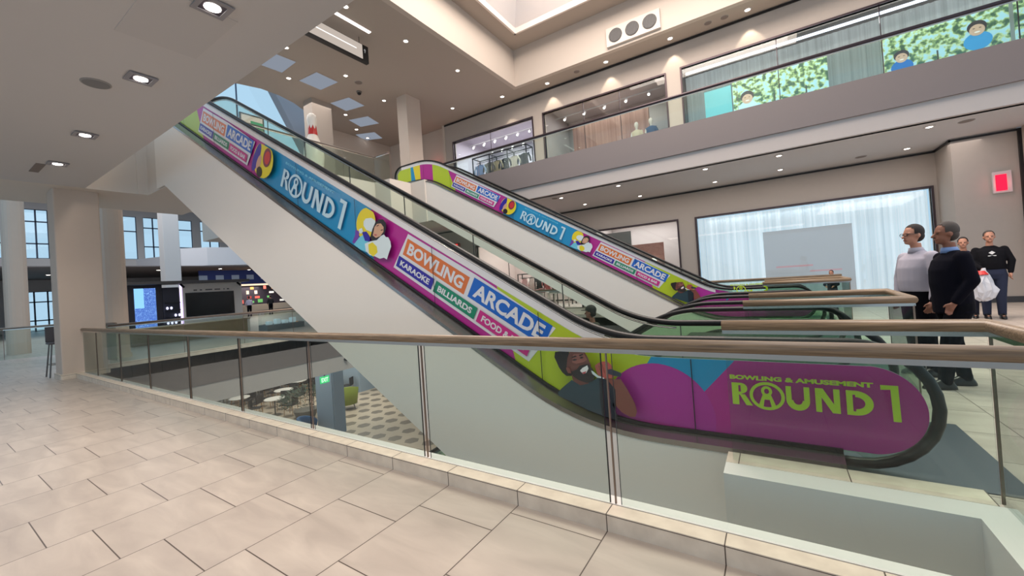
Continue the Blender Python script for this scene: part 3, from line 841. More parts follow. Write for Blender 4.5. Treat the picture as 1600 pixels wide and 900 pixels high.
def escalator(name, label, y0, y1, prints, up=True, zoff=0, ready=None):
    t = thing(name, label, 'escalator', (0, 0, 0))
    for side, y in ((-1, y0), (1, y1)):
        L = handrail_loop()
        bm = bmesh.new(); add_tube(bm, [(p[0], y, p[1]) for p in L], .042, 12, .034, side=(0, 1, 0))
        obj('handrail', bm, BLACK, t, True)
        bm = bmesh.new(); add_tube(bm, [(p[0]*1, y, p[1]) for p in [(q[0], q[1]-.055) for q in L[17:-17]]], .016, 6, .012, side=(0, 1, 0))
        obj('rail_guide', bm, CHROME, t, True)
        bm = bmesh.new(); band(bm, gtop, gbot, -13.595, .802, y-.006, .012)
        g = obj('glass_balustrade', bm, G_ESC, t)
        if prints and (side < 0 or prints == 2):
            bm = bmesh.new(); band(bm, lambda x: ptop(x)+.002, pbot, -13.45, .776, y-.0065 if side < 0 else y-.0075, .0008)
            film = obj('printed_film', bm, mat('film_edge', (206, 214, 216), .4), t)
            full_print((y-.0068) if side < 0 else (y-.0078), film, -.74 if prints == 2 else 0, text=(side < 0), man=(side < 0), second=prints == 2)
            if side < 0:
                for k in range(9):
                    x = -.616-1.408*k
                    bm = bmesh.new(); band(bm, ptop, pbot, x-.004, x+.004, y-.035, .001, .1)
                    obj('panel_seam', bm, BLK, film)
                bm = bmesh.new(); band(bm, lambda x: gtop(x)-.004, lambda x: ptop(x)+.004, -13.2, -1.35, y-.0075, .001)
                obj('pale_edge_strip', bm, mat('pale_strip', (226, 222, 222), .3), film)
        if prints and side < 0:
            bm = bmesh.new(); band(bm, lambda x: pbot(x)+.010, lambda x: interp(PB, x)-.012, -13.2, .33, y-.036, .024, .1); obj('gasket', bm, BLK, t)
        if not (prints and (side < 0 or prints == 2)):
            for k in range(9):
                x = -.9-1.408*k
                bm = bmesh.new(); band(bm, gtop, gbot, x-.004, x+.004, y-.008, .016, .1)
                obj('panel_seam', bm, DGREY, g)
        # sloping metal deck beside the glass
        bm = bmesh.new(); yo = y-.15 if side < 0 else y+.15
        X = [.33]; n = 90; prev = None
        for k in range(n+1):
            x = .33-13.6*k/n
            zi, zo = interp(PB, x)-.003, interp(DK, x)
            cur = [bm.verts.new(p) for p in ((x, y+.02*(-side), zi), (x, yo, zo), (x, yo, zo-.045), (x, y+.02*(-side), zo-.045))]
            if prev:
                for i in range(4): bm.faces.new([prev[i], cur[i], cur[(i+1) % 4], prev[(i+1) % 4]])
            else: bm.faces.new(cur)
            prev = cur
        bm.faces.new(prev[::-1])
        obj('side_deck', bm, mat('deck_metal', (150, 146, 142), .22, .85), t)
        # inner skirt
        bm = bmesh.new(); yi = y+.12*(-side)
        band(bm, lambda x: interp(PB, x)-.0, lambda x: interp(PB, x)-.35, -13.2, .33, min(y+.02*-side, yi), abs(yi-y)-.02)
        obj('skirt', bm, STEEL, t)
    # truss cladding
    def tb(x):
        return min(max(-2.42-.5774*x, -2.2), ZS+.02)
    for side, y in ((-1, y0-.14), (1, y1+.12)):
        bm = bmesh.new()
        band(bm, lambda x: interp(DK, x)-.04, tb, -11.9, -.33, y, .02)
        obj('truss_cladding', bm, CLAD, t)
    bm = bmesh.new()
    add_prism(bm, [(-11.4, y0-.12, ZS+.01), (-.4, y0-.12, -2.19), (-.4, y0-.12, -2.14), (-11.4, y0-.12, ZS+.06)], y1-y0+.24, (0, 1, 0))
    bm2 = bmesh.new()
    prev = None
    for k in range(60):
        x = -.33-11.5*k/59; z = tb(x)
        cur = [bm2.verts.new((x, y0-.12, z)), bm2.verts.new((x, y1+.12, z))]
        if prev: bm2.faces.new([prev[0], prev[1], cur[1], cur[0]])
        prev = cur
    bm.free()
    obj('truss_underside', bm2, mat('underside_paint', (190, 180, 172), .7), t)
    # steps
    bm = bmesh.new()
    for k in range(34):
        z = .12+k*.18; x = -1.7-k*.3118
        if z > FU-.1: break
        add_box(bm, x-.42, x, y0+.14, y1-.14, z-.16, z)
    add_box(bm, -1.75, .9, y0+.14, y1-.14, -.1, .004); add_box(bm, -13.4, -11.8, y0+.14, y1-.14, FU-.1, FU+.004)
    obj('step_band', bm, mat('step_metal', (96, 96, 100), .4, .7), t)
    box('landing_plate', .34, 1.2, y0-.08, y1+.08, .0005, .006, mat('comb_plate', (74, 82, 94), .45, .3), t)
    return t
escA = escalator('escalator', 'near escalator with colourful printed side panels, rising to the left', 3.6, 4.75, 1)
escB = escalator('escalator', 'farther printed escalator with white side, rising to the left', 12.2, 13.4, 2)

# escalators going down to the left between the two printed ones
def down_escalator(label, y0, y1):
    t = thing('escalator', label, 'escalator')
    Hd = fillet([(.42, .86, 0), (-1.33, .86, 0), (-12.4, .86-11.07*.5774, 0)], [0, 1.5, 0], 12)
    def ht(x): return interp(Hd, x) if x < .42 else .46+math.sqrt(max(0, .40**2-(x-.42)**2))
    for y in (y0, y1):
        L = [(.42+.40*math.cos(-PI/2+PI*k/14), .46+.40*math.sin(-PI/2+PI*k/14)) for k in range(15)]+[(p[0], p[1]) for p in Hd[1:]]
        # descending to the left: mirror the incline downwards
        bm = bmesh.new(); add_tube(bm, [(p[0], y, p[1]) for p in L], .042, 12, .034, side=(0, 1, 0))
        obj('handrail', bm, BLACK, t, True)
        bm = bmesh.new(); band(bm, lambda x: (ht(x) if x < .42 else .46+math.sqrt(max(0, .34**2-(x-.42)**2)))-(.05 if x < .42 else 0), lambda x: (ht(x)-.86+.05 if x < .42 else .46-math.sqrt(max(0, .34**2-(x-.42)**2))), -12, .75, y-.006, .012)
        obj('glass_balustrade', bm, G_ESC, t)
        bm = bmesh.new(); s = -.14 if y == y0 else .02
        band(bm, lambda x: ht(min(x, .42))-.80, lambda x: ht(min(x, .42))-.86, -12, .33, y+s, .12)
        obj('side_deck', bm, mat('deck_metal', (150, 146, 142), .22, .85), t)
        bm = bmesh.new(); band(bm, lambda x: ht(min(x, .42))-.86, lambda x: ht(min(x, .42))-2.3, -12, -.4, y+(-.12 if y == y0 else .10), .02)
        obj('truss_cladding', bm, mat('down_cladding', (206, 208, 190), .5), t)
    bm = bmesh.new()
    for k in range(34):
        z = -.12-k*.18; x = -1.7-k*.3118
        add_box(bm, x-.33, x+.08, y0+.14, y1-.14, z-.16, z)
        if z < LF+.2: break
    add_box(bm, -1.7, .9, y0+.14, y1-.14, -.1, .004)
    obj('step_band', bm, mat('step_metal', (96, 96, 100), .4, .7), t)
    box('landing_plate', .34, 1.2, y0-.08, y1+.08, .0005, .006, MATS['comb_plate'], t)
    return t
down_escalator('glass-sided escalator sinking to the left behind the near one', 6.45, 7.6)
down_escalator('glass-sided down escalator next to the far printed one', 9.1, 10.25)

# ------------------------------------------------------------------ downlights
def downlight(loc, label, group, r=.075, square=False, power=0, first=[None, None]):
    k = 1 if square else 0
    if first[k] is None:
        t = thing('downlight', label, 'light', loc, 0, group)
        bm = bmesh.new()
        if square:
            for (a, b, c, d) in ((-.13, .13, -.13, -.09), (-.13, .13, .09, .13), (-.13, -.09, -.09, .09), (.09, .13, -.09, .09)): add_box(bm, a, b, c, d, -.012, .0)
            obj('trim_ring', bm, mat('lamp_trim', (150, 146, 150), .4), t)
            box('housing', -.09, .09, -.09, .09, -.004, 0, mat('lamp_dark', (70, 62, 74), .3), t)
        else:
            add_lathe(bm, [(.095, -.012), (.1, -.006), (.1, 0), (.07, 0), (.07, -.006)], n=16)
            obj('trim_ring', bm, mat('lamp_trim_round', (200, 190, 180), .5), t)
        bm = bmesh.new(); add_lathe(bm, [(.0001, -.018), (.05, -.017), (.066, -.01), (.066, -.003)], n=16)
        obj('lens', bm, LAMP, t)
        first[k] = t
    else:
        t = copy_tree(first[k]); t.location = loc; tag(t, label, 'light', group)
    return t
for i, (x, y) in enumerate([(332, 11), (220, 123), (133, 211), (90, 256)]):
    p = W(x, y, 'z', ZS-.01); downlight(tuple(p), 'recessed spotlight in the grey ceiling overhead', 'row of spotlights in the near ceiling', square=True)
    spot('spot_light', (p.x, p.y, ZS-.05), 60, 120)
up = [(540, 10), (447, 74), (451, 122), (540, 118), (634, 64), (600, 157), (540, 179), (557, 202), (560, 221), (715, 110), (707, 169)]
for x, y in up:
    p = W(x, y, 'z', ZC-.002); p.x = max(p.x, -20.0); d = downlight(tuple(p), 'small round downlight in the high taupe ceiling', 'downlights in the high ceiling'); d.scale = (1.25, 1.25, 1.25)
for x, y in [(772, 143), (855, 130), (947, 97), (1047, 60), (1168, 15)]:
    p = W(x, y, 'z', ZC-.002); p.y = min(max(p.y, 16.9), 17.2)
    d = downlight(tuple(p), 'round downlight washing the upper shop wall', 'wall-washing downlights above the upper shops'); d.scale = (1.4, 1.4, 1.4)
    spot('wash_light', (p.x, p.y+.1, ZC-.08), 95, 62, (1, .85, .66), rot=(.16, 0, 0), blend=.3)
for x, y in [(877, 309), (914, 319), (966, 290), (1102, 264), (1117, 284), (1217, 243), (1219, 265), (1417, 232), (1452, 198), (1000, 306)]:
    p = W(x, y, 'z', 4.628); p.y = max(p.y, 13.98); d = downlight(tuple(p), 'small downlight under the upper balcony', 'downlights under the balcony'); d.scale = (1.1, 1.1, 1.1)
for x, y in [(190, 461-30), (231, 428), (280, 408+4), (303, 424), (330, 412), (240, 424)]:
    p = W(x, y, 'z', 4.4); p = Vector((max(p.x, -48), p.y, 4.39))
for i, (x, y) in enumerate([(-44, 8), (-42, 12), (-44, 14), (-41, 16), (-42.5, 19), (-46, 6.6)]):
    d = downlight((x, y, 4.395), 'tiny downlight under the far white balcony', 'downlights under the far balcony'); d.scale = (2, 2, 2)
# ceiling speakers, panels, detectors
def disc(loc, r, label, m, name='ceiling_speaker', group=None, normal='z'):
    t = thing(name, label, 'speaker', loc, 0, group)
    bm = bmesh.new(); add_lathe(bm, [(r, -.012), (r*1.05, -.006), (r*1.05, 0), (.01, 0)], n=24); obj('rim', bm, mat('speaker_rim', (150, 146, 142), .6), t)
    bm = bmesh.new(); add_lathe(bm, [(.001, -.016), (r*.9, -.015), (r*.93, -.012), (r*.5, -.010)], n=24); obj('grille', bm, m, t)
    return t
disc(tuple(W(150, 130, 'z', ZS)), .13, 'round grey ceiling speaker beside the row of spotlights', mat('speaker_grey', (128, 126, 126), .7))
for (x, y, l) in ((480, 386/3, ''),):
    disc(tuple(W(560, 129, 'z', ZC)), .16, 'round speaker in the high taupe ceiling above the dome camera', mat('speaker_taupe', (130, 118, 112), .7))
disc(tuple(W(901, 112, 'z', ZC)), .13, 'round ceiling speaker left of the three-grille vent', MATS['speaker_taupe'])
disc(tuple(W(1106, 36, 'z', ZC)), .13, 'left of two round ceiling speakers over the upper shops', MATS['speaker_taupe'])
disc(tuple(W(1132, 27, 'z', ZC)), .13, 'right of two round ceiling speakers over the upper shops', MATS['speaker_taupe'])
disc(tuple(W(1345, 245, 'z', 4.63)), .14, 'ceiling speaker under the balcony above the curtained window', MATS['speaker_taupe'])
disc(tuple(W(1510, 189, 'z', 4.63)), .14, 'ceiling speaker under the balcony near the pier', MATS['speaker_taupe'])
disc(tuple(W(867, 310, 'z', 4.63)), .12, 'ceiling speaker under the balcony beside the far escalator', MATS['speaker_taupe'])
t = thing('dome_camera', 'small dark dome camera on the high taupe ceiling', 'camera', tuple(W(561, 143, 'z', ZC)))
bm = bmesh.new(); add_lathe(bm, [(.12, 0), (.12, -.05), (.1, -.07), (.02, -.07)], n=16); obj('housing', bm, mat('cam_grey', (120, 112, 108), .5), t)
bm = bmesh.new(); add_ell(bm, (0, 0, -.08), (.09, .09, .09)); obj('dome', bm, BLK, t)
o = box('access_panel', -.5, .5, -.33, .33, -.006, 0, mat('panel_paint', (199, 194, 192), .8)); o.location = W(275, 40, 'z', ZS); tag(o, 'faint flat access panel in the near ceiling', 'panel')
o = box('linear_vent', -.35, .35, -.06, .06, -.01, 0, MATS['speaker_taupe']); o.location = W(58, 262, 'z', ZS); tag(o, 'small rectangular vent in the near ceiling by the column', 'vent')
o = box('linear_light', -.06, .06, -.78, .78, -.02, 0, SOFTW); o.location = (-11.58, 8.85, ZC); tag(o, 'bright linear light strip on the high ceiling', 'light')
# bluish light wells in the high ceiling
LW = emis('well_glow', (150, 158, 172), .9)
for i, (x, y) in enumerate([(430, 97), (498, 127), (543, 163), (569, 190), (577, 213), (573, 231.5)]):
    p = W(x, y, 'z', ZC)
    t = thing('light_well', ['first (nearest)', 'second', 'third', 'fourth', 'fifth', 'sixth (farthest)'][i]+' of the bluish square light wells curving along the ceiling', 'skylight', tuple(p), .12*i-.05, 'light wells in the high ceiling')
    bm = bmesh.new()
    for (a, b, c, d) in ((-.62, .62, -.55, -.52), (-.62, .62, .52, .55), (-.62, -.59, -.52, .52), (.59, .62, -.52, .52)): add_box(bm, a, b, c, d, -.01, .0)
    obj('frame', bm, CEILUP, t)
    box('diffuser', -.59, .59, -.52, .52, -.006, -.001, LW, t)
# hanging direction sign
t = thing('hanging_sign', 'illuminated white sign with black end hanging from the high ceiling', 'sign', (-12.1, 8.75, 9.85))
box('sign_box', -.07, .07, -1.25, 1.12, 0, .62, BLK, t)
box('lit_face', .071, .08, -1.2, .86, .08, .6, emis('sign_face', (226, 212, 200), .8), t)
bm = bmesh.new()
for q in (-.9, .8): add_tube(bm, [(0, q, .6), (0, q, .88)], .015)
obj('hanger', bm, STEEL, t)
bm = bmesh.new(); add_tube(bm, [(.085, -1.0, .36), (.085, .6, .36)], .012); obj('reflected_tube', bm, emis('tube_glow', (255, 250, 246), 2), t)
bm = bmesh.new(); bm.faces.new([bm.verts.new(p) for p in ((.072, .92, .42), (.072, .97, .50), (.072, 1.02, .42))]); add_box(bm, .0715, .073, .955, .985, .34, .43); obj('arrow', bm, mat('sign_white', (220, 220, 220), .5), t)
# vent with three grilles
t = thing('air_vent', 'white wall vent with three round dark grilles above the upper shops', 'vent', (-4.11, 16.5, 11.22))
box('housing', -1.07, 1.07, -.12, 0, -.38, .38, mat('vent_white', (206, 196, 188), .6), t, .01)
for q in (-.68, 0, .68):
    bm = bmesh.new()
    vs = []
    ret = bmesh.ops.create_cone(bm, cap_ends=True, segments=28, radius1=.27, radius2=.27, depth=.03, matrix=Matrix.Translation((q, -.13, 0)) @ Matrix.Rotation(PI/2, 4, 'X'))
    g = obj('grille', bm, mat('grille_dark', (64, 62, 62), .6), t)
    bm = bmesh.new()
    for k in range(-4, 5):
        w = math.sqrt(.25**2-(k*.055)**2); add_box(bm, q+k*.055-.012, q+k*.055+.012, -.155, -.145, -w, w)
    obj('slat', bm, mat('grille_slat', (92, 90, 90), .5), g)

# ------------------------------------------------------------------ shops
def shopframe(name, n, x0, x1, y, z0, z1, no, sill=True, mull=()):
    bm = bmesh.new(); w = .06
    add_box(bm, x0-w, x0, y-.05, y+.12, z0, z1+w); add_box(bm, x1, x1+w, y-.05, y+.12, z0, z1+w); add_box(bm, x0, x1, y-.05, y+.12, z1, z1+w)
    o = struct('window_%d' % no, bm, FRAME)
    box('pane', x0, x1, y+.03, y+.04, z0, z1, G_SHOP, o)
    if mull:
        bm = bmesh.new()
        for m_ in mull: add_box(bm, m_-.012, m_+.012, y+.02, y+.05, z0, z1)
        obj('mullion', bm, FRAME, o)
    return o
shopframe('', 0, -14.75, -9.6, YN, FU+.1, 9.55, 11, mull=(-12.2,))
shopframe('', 0, -8.95, -3.26, YN, FU+.1, 9.56, 12, mull=(-6.9, -5.2))
shopframe('', 0, -2.6, 9.5, YN, FU+.1, 9.6, 13, mull=(.6, 3.4, 6.3))
shopframe('', 0, -13.6, -7.6, YN, .05, 3.5, 14, mull=(-11.6, -9.6))
shopframe('', 0, -6.72, -3.19, YN, .05, 3.5, 15)
shopframe('', 0, -2.45, 4.25, YN, .05, 3.49, 16)
def room(name, x0, x1, y0, y1, z0, z1, wallm, floorm=None):
    bm = bmesh.new()
    add_box(bm, x0, x1, y1, y1+.1, z0, z1); add_box(bm, x0-.1, x0, y0, y1, z0, z1); add_box(bm, x1, x1+.1, y0, y1, z0, z1)
    add_box(bm, x0, x1, y0, y1, z1, z1+.1); add_box(bm, x0, x1, y0, y1, z0-.1, z0)
    return struct(name, bm, wallm)
room('wall_shop_interior', -15.2, -9.3, 17.9, 22, FU, 10.2, mat('shop_lilac', (206, 200, 208), .7))
room('wall_shop_interior_pink', -9.15, -3.1, 17.9, 21, FU, 10.1, mat('shop_grey', (176, 170, 168), .7))
room('wall_shop_interior_low', -14.0, -7.45, 17.9, 22, 0, 4.0, mat('shop_pink', (226, 206, 204), .7))
room('wall_shop_interior_brick', -6.9, -3.0, 17.9, 20.5, 0, 4.0, mat('shop_white', (216, 208, 206), .7))
room('wall_shop_interior_curtained', -2.75, 9.65, 17.9, 20, FU, 10.0, MATS['shop_grey'])
area('shop_light', (-12.2, 19.6, 10.0), 4, 260, (1, .96, 1), size_y=3)
area('shop_light', (-6.1, 19.4, 9.95), 4, 150, (1, .93, .9), size_y=2)
area('shop_light', (-10.7, 19.8, 3.9), 5, 260, (1, .92, .92), size_y=3)
area('shop_light', (-5, 19, 3.9), 3, 90, (1, .95, .92), size_y=2)
# upper shop two: rose curtain panels and a track of spotlights
o = box('curtain', -8.3, -4.45, 19.6, 19.75, FU, 9.35, stripe_mat('rose_curtain', (150, 106, 96), (204, 160, 146), 7)); tag(o, 'rose pleated curtain inside the upper shop with two mannequins', 'curtain')
def track(x0, x1, y, z, n, label, grp):
    t = thing('track_light', label, 'light', (x0, y, z), 0, grp)
    box('track_rail', 0, x1-x0, -.02, .02, -.04, 0, mat('track_white', (200, 198, 198), .5), t)
    for k in range(n):
        x = (x1-x0)*(k+.5)/n
        bm = bmesh.new(); add_tube(bm, [(x, 0, -.05), (x, 0, -.09)], .012); add_tube(bm, [(x, .04, -.07), (x, -.08, -.2)], [.055, .07], 12)
        h = obj('lamp_head', bm, mat('track_head', (186, 180, 180), .5), t)
        bm = bmesh.new(); add_ell(bm, (x, -.085, -.205), (.055, .03, .055), 10); obj('bulb', bm, LAMP, h)
    return t
track(-8.7, -3.6, 18.5, 9.5, 5, 'spotlight track behind the glass of the upper mannequin shop', None)
track(-14.4, -9.9, 18.6, 9.5, 6, 'front spotlight track in the upper clothes shop', None)
track(-14.4, -9.9, 20.4, 9.6, 6, 'rear spotlight track in the upper clothes shop', None)
track(-13.2, -8.0, 19.2, 3.6, 5, 'spotlight track in the pink-lit shop seen between the escalators', None)
# clothes rack with garments
def garment(x, y, z, w, hgt, c, label, sleeve=True):
    t = thing('garment', label, 'clothing', (x, y, z))
    bm = bmesh.new(); n = 14
    rows = []
    for (zz, ww) in ((0, .10), (-.06, .48), (-.3, .42), (-hgt, .62)):
        row = [bm.verts.new((w*ww*(2*k/n-1), .03*math.sin(k*1.7)+.02*math.sin(zz*7), zz)) for k in range(n+1)]
        rows.append(row)
    for a, b in zip(rows, rows[1:]):
        for k in range(n): bm.faces.new([a[k], a[k+1], b[k+1], b[k]])
    bmesh.ops.solidify(bm, geom=bm.faces[:], thickness=.05)
    m_ = mat('cloth_%d_%d_%d' % c, c, .9)
    obj('body', bm, m_, t, True)
    for s in (-1, 1):
        bm = bmesh.new(); add_tube(bm, [(s*w*.44, 0, -.05), (s*w*.62, -.02, -.3), (s*w*.66, -.02, -.5)], [.06, .055, .05], 8); obj('sleeve', bm, m_, t, True)
    bm = bmesh.new(); add_tube(bm, [(-.2, 0, -.04), (0, 0, .02), (.2, 0, -.04)], .01, 6); add_tube(bm, [(0, 0, .02), (0, 0, .1)], .006, 6); obj('hanger', bm, BLK, t)
    return t
def rack(x0, x1, y, z, hgt, d, label, bays):
    t = thing('clothes_rack', label, 'clothes rack', (x0, y, z))
    L = x1-x0; bm = bmesh.new(); r = .025
    for yy in (0, d):
        for k in range(bays+1): add_box(bm, L*k/bays-r, L*k/bays+r, yy-r, yy+r, 0, hgt)
        add_box(bm, 0, L, yy-r, yy+r, hgt-2*r, hgt); add_box(bm, 0, L, yy-r, yy+r, .2, .25)
    for k in range(bays+1): add_box(bm, L*k/bays-r, L*k/bays+r, 0, d, hgt-2*r, hgt)
    obj('frame', bm, BLK, t)
    bm = bmesh.new(); add_tube(bm, [(0, d/2, hgt-.25), (L, d/2, hgt-.25)], .015); obj('hanging_rail', bm, BLK, t)
    return t
RY = 18.6
rack(-14.2, -10.6, RY, FU, 2.87, .7, 'black box-frame clothes rack in the upper left shop window', 3)
for (x, c, l) in ((-13.95, (178, 196, 226), 'pale blue shirt at the left end of the upper shop rack'), (-13.3, (120, 112, 100), 'olive grey jacket next to the pale blue shirt'),
                  (-12.75, (196, 180, 150), 'beige jacket in the middle left of the rack'), (-12.2, (38, 40, 48), 'dark garment with shoulder straps mid rack'),
                  (-11.6, (230, 222, 206), 'cream blouse on the right half of the rack'), (-10.95, (26, 34, 50), 'near-black coat at the right end of the rack')):
    garment(x, RY+.35, FU+2.52, .62, 1.35, c, l)
# mannequins upstairs
def mannequin(x, y, z, c, label):
    t = thing('mannequin', label, 'mannequin', (x, y, z))
    bm = bmesh.new()
    add_lathe(bm, [(.03, 1.42), (.05, 1.48), (.045, 1.53), (.06, 1.58), (.085, 1.64), (.09, 1.71), (.07, 1.79), (.02, 1.83)], n=16)
    add_ell(bm, (0, 0, 1.2), (.19, .11, .28)); add_ell(bm, (0, 0, .92), (.17, .12, .16))
    for s in (-1, 1):
        add_tube(bm, [(s*.2, 0, 1.4), (s*.26, .0, 1.15), (s*.22, -.08, .9)], [.05, .042, .03], 8)
        add_tube(bm, [(s*.09, 0, .9), (s*.09, 0, .48), (s*.09, 0, .06)], [.085, .06, .04], 8)
    obj('figure', bm, mat('mannequin_white', (226, 214, 206), .4), t, True)
    bm = bmesh.new(); add_lathe(bm, [(.25, .62), (.2, .85), (.17, 1.0), (.21, 1.25), (.19, 1.42), (.08, 1.47)], n=18)
    for v in bm.verts: v.co.y *= .72
    for s in (-1, 1): add_tube(bm, [(s*.18, 0, 1.4), (s*.27, 0, 1.15), (s*.24, -.06, .98)], [.07, .06, .05], 8)
    obj('jacket', bm, mat('mannequin_cloth_%d' % c[0], c, .9), t, True)
    return t
mannequin(-4.72, 18.35, FU+.5, (214, 196, 170), 'mannequin in a cream top, left of the pair upstairs')
mannequin(-4.08, 18.3, FU+.5, (70, 84, 116), 'mannequin in a blue-grey jacket, right of the pair upstairs')
# rope curtains
o = box('display_plinth', -5.2, -3.5, 18.0, 18.75, FU, FU+.5, mat('plinth_white', (214, 208, 204), .5), None, .01); tag(o, 'white plinth under the pair of mannequins upstairs', 'plinth')
ROPE = stripe_mat('rope_curtain_lit', (196, 208, 216), (242, 248, 252), 8, .62)  # threads emit a little themselves, in place of light from behind
ROPE2 = stripe_mat('rope_curtain_upper', (172, 176, 176), (218, 222, 222), 9, .34)  # upper threads also glow faintly, imitating a backlit window
def curtain(name, x0, x1, y, z0, z1, m, label, amp=.02):
    bm = bmesh.new(); n = int((x1-x0)/.06); prev = None
    for k in range(n+1):
        x = x0+(x1-x0)*k/n; yy = y+amp*math.sin(k*1.9)
        cur = [bm.verts.new((x, yy, z0)), bm.verts.new((x, yy, z1))]
        if prev: bm.faces.new([prev[0], cur[0], cur[1], prev[1]])
        prev = cur
    bmesh.ops.solidify(bm, geom=bm.faces[:], thickness=.02)
    o = obj(name, bm, m, None, True); return tag(o, label, 'curtain')
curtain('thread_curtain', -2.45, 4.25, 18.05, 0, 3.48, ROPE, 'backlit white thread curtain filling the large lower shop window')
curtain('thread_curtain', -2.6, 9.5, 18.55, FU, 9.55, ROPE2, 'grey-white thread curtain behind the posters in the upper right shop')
area('curtain_light', (.9, 18.25, 3.3), 6, 30, (1, .97, .95), (-.5, 0, 0), .3)
o = box('ceiling_strip', -2.5, 9.4, 17.95, 18.0, 9.42, 9.5, emis('cove_strip', (235, 240, 255), 3)); tag(o, 'long white light strip along the top of the upper right shop window', 'light')
area('upper_window_light', (3, 18.1, 9.3), 9, 170, (1, .97, .95), (-.3, 0, 0), .3)
# large pale screen hanging in the lower window
t = thing('display_screen', 'large pale grey screen hanging in the lower curtained window', 'screen', (.9, 17.98, 0))
box('screen_panel', -1.15, 1.45, -.02, .02, 0, 2.68, mat('screen_grey', (176, 178, 184), .4, emit=(190, 192, 198), es=.42), t)
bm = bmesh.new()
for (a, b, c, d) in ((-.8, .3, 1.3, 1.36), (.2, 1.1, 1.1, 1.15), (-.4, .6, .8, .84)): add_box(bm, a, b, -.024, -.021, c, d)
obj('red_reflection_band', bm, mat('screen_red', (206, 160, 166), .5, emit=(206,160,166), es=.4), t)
# brick panel and photo panel in the smaller lower window
def brick_mat():
    m = bpy.data.materials.new('rose_brick'); m.use_nodes = True; nt = m.node_tree; b = nt.nodes['Principled BSDF']
    br = nt.nodes.new('ShaderNodeTexBrick'); ge = nt.nodes.new('ShaderNodeNewGeometry'); mp = nt.nodes.new('ShaderNodeMapping'); mp.inputs['Rotation'].default_value = (PI/2, 0, 0)
    nt.links.new(ge.outputs['Position'], mp.inputs[0]); nt.links.new(mp.outputs[0], br.inputs['Vector'])
    br.inputs['Color1'].default_value = lin((180, 126, 112)); br.inputs['Color2'].default_value = lin((164, 110, 98)); br.inputs['Mortar'].default_value = lin((190, 150, 138)); br.inputs['Scale'].default_value = 4; br.inputs['Mortar Size'].default_value = .012
    nt.links.new(br.outputs[0], b.inputs['Base Color']); return m
o = box('brick_panel', -6.3, -3.95, 18.4, 18.5, .1, 2.75, brick_mat()); tag(o, 'rose brick display panel in the lower shop window left of the curtained one', 'panel')
o = box('photo_panel', -6.65, -5.3, 18.3, 18.36, 2.3, 3.4, mat('photo_grey', (120, 118, 116), .5)); tag(o, 'grey photo panel above the rose brick panel', 'panel')
bm = bmesh.new(); add_ell(bm, (-4.35, 18.2, 1.95), (.13, .13, .13)); o = obj('globe_lamp', bm, emis('globe', (255, 244, 236), 4), None, True); tag(o, 'small glowing globe lamp before the rose brick panel', 'light')
# pink shop seen between the escalators
for i, (x, c, l) in enumerate(((-13.0, (236, 216, 214), 'low white'), (-11.8, (232, 200, 196), 'pale rose'), (-10.6, (216, 150, 150), 'pink'), (-9.4, (120, 100, 96), 'dark'))):
    t = thing('display_table', l+' display table stacked with folded clothes in the pink-lit shop', 'table', (x, 18.9, 0))
    box('table_top', -.45, .45, -.35, .35, .72, .78, mat('table_white', (226, 216, 212), .5), t)
    for sx in (-.4, .4):
        for sy in (-.3, .3): box('leg', sx-.03, sx+.03, sy-.03, sy+.03, 0, .72, MATS['table_white'], t)
    for k in range(5):
        s = box('folded_stack', -.15, .15, -.12, .12, 0, .12+.03*k, mat('fold_%d_%d' % (i, k % 3), tuple(min(255, int(v*(.7+.15*(k % 3)))) for v in c), .9), None, .01)
        s.location = (x-.3+.15*k, 18.9+(.15 if k % 2 else -.12), .78); tag(s, 'folded clothes on the '+l+' table of the pink-lit shop', 'clothing', 'folded clothes on the '+l+' table')
rack(-12.9, -8.3, 20.6, 0, 1.9, .5, 'long clothes rack at the back of the pink-lit shop', 4)
for k in range(9):
    garment(-12.6+.5*k, 20.85, 1.62, .42, .8, [(230, 190, 190), (240, 226, 222), (60, 56, 60), (200, 120, 120)][k % 4], ['pale pink', 'white', 'charcoal', 'coral'][k % 4]+' top hanging at the back of the pink-lit shop').__setitem__('group', 'tops on the rear rack')
t = thing('red_sign', 'glowing red upright shop sign seen between the escalators', 'sign', (-15.1, 17.55, 2.6))
box('sign_box', -.35, .35, -.1, .1, 0, 1.25, mat('sign_casing', (150, 60, 60), .5), t); box('lit_face', -.32, .32, -.115, -.1, .05, 1.2, emis('red_glow', (255, 60, 60), 1.6), t)
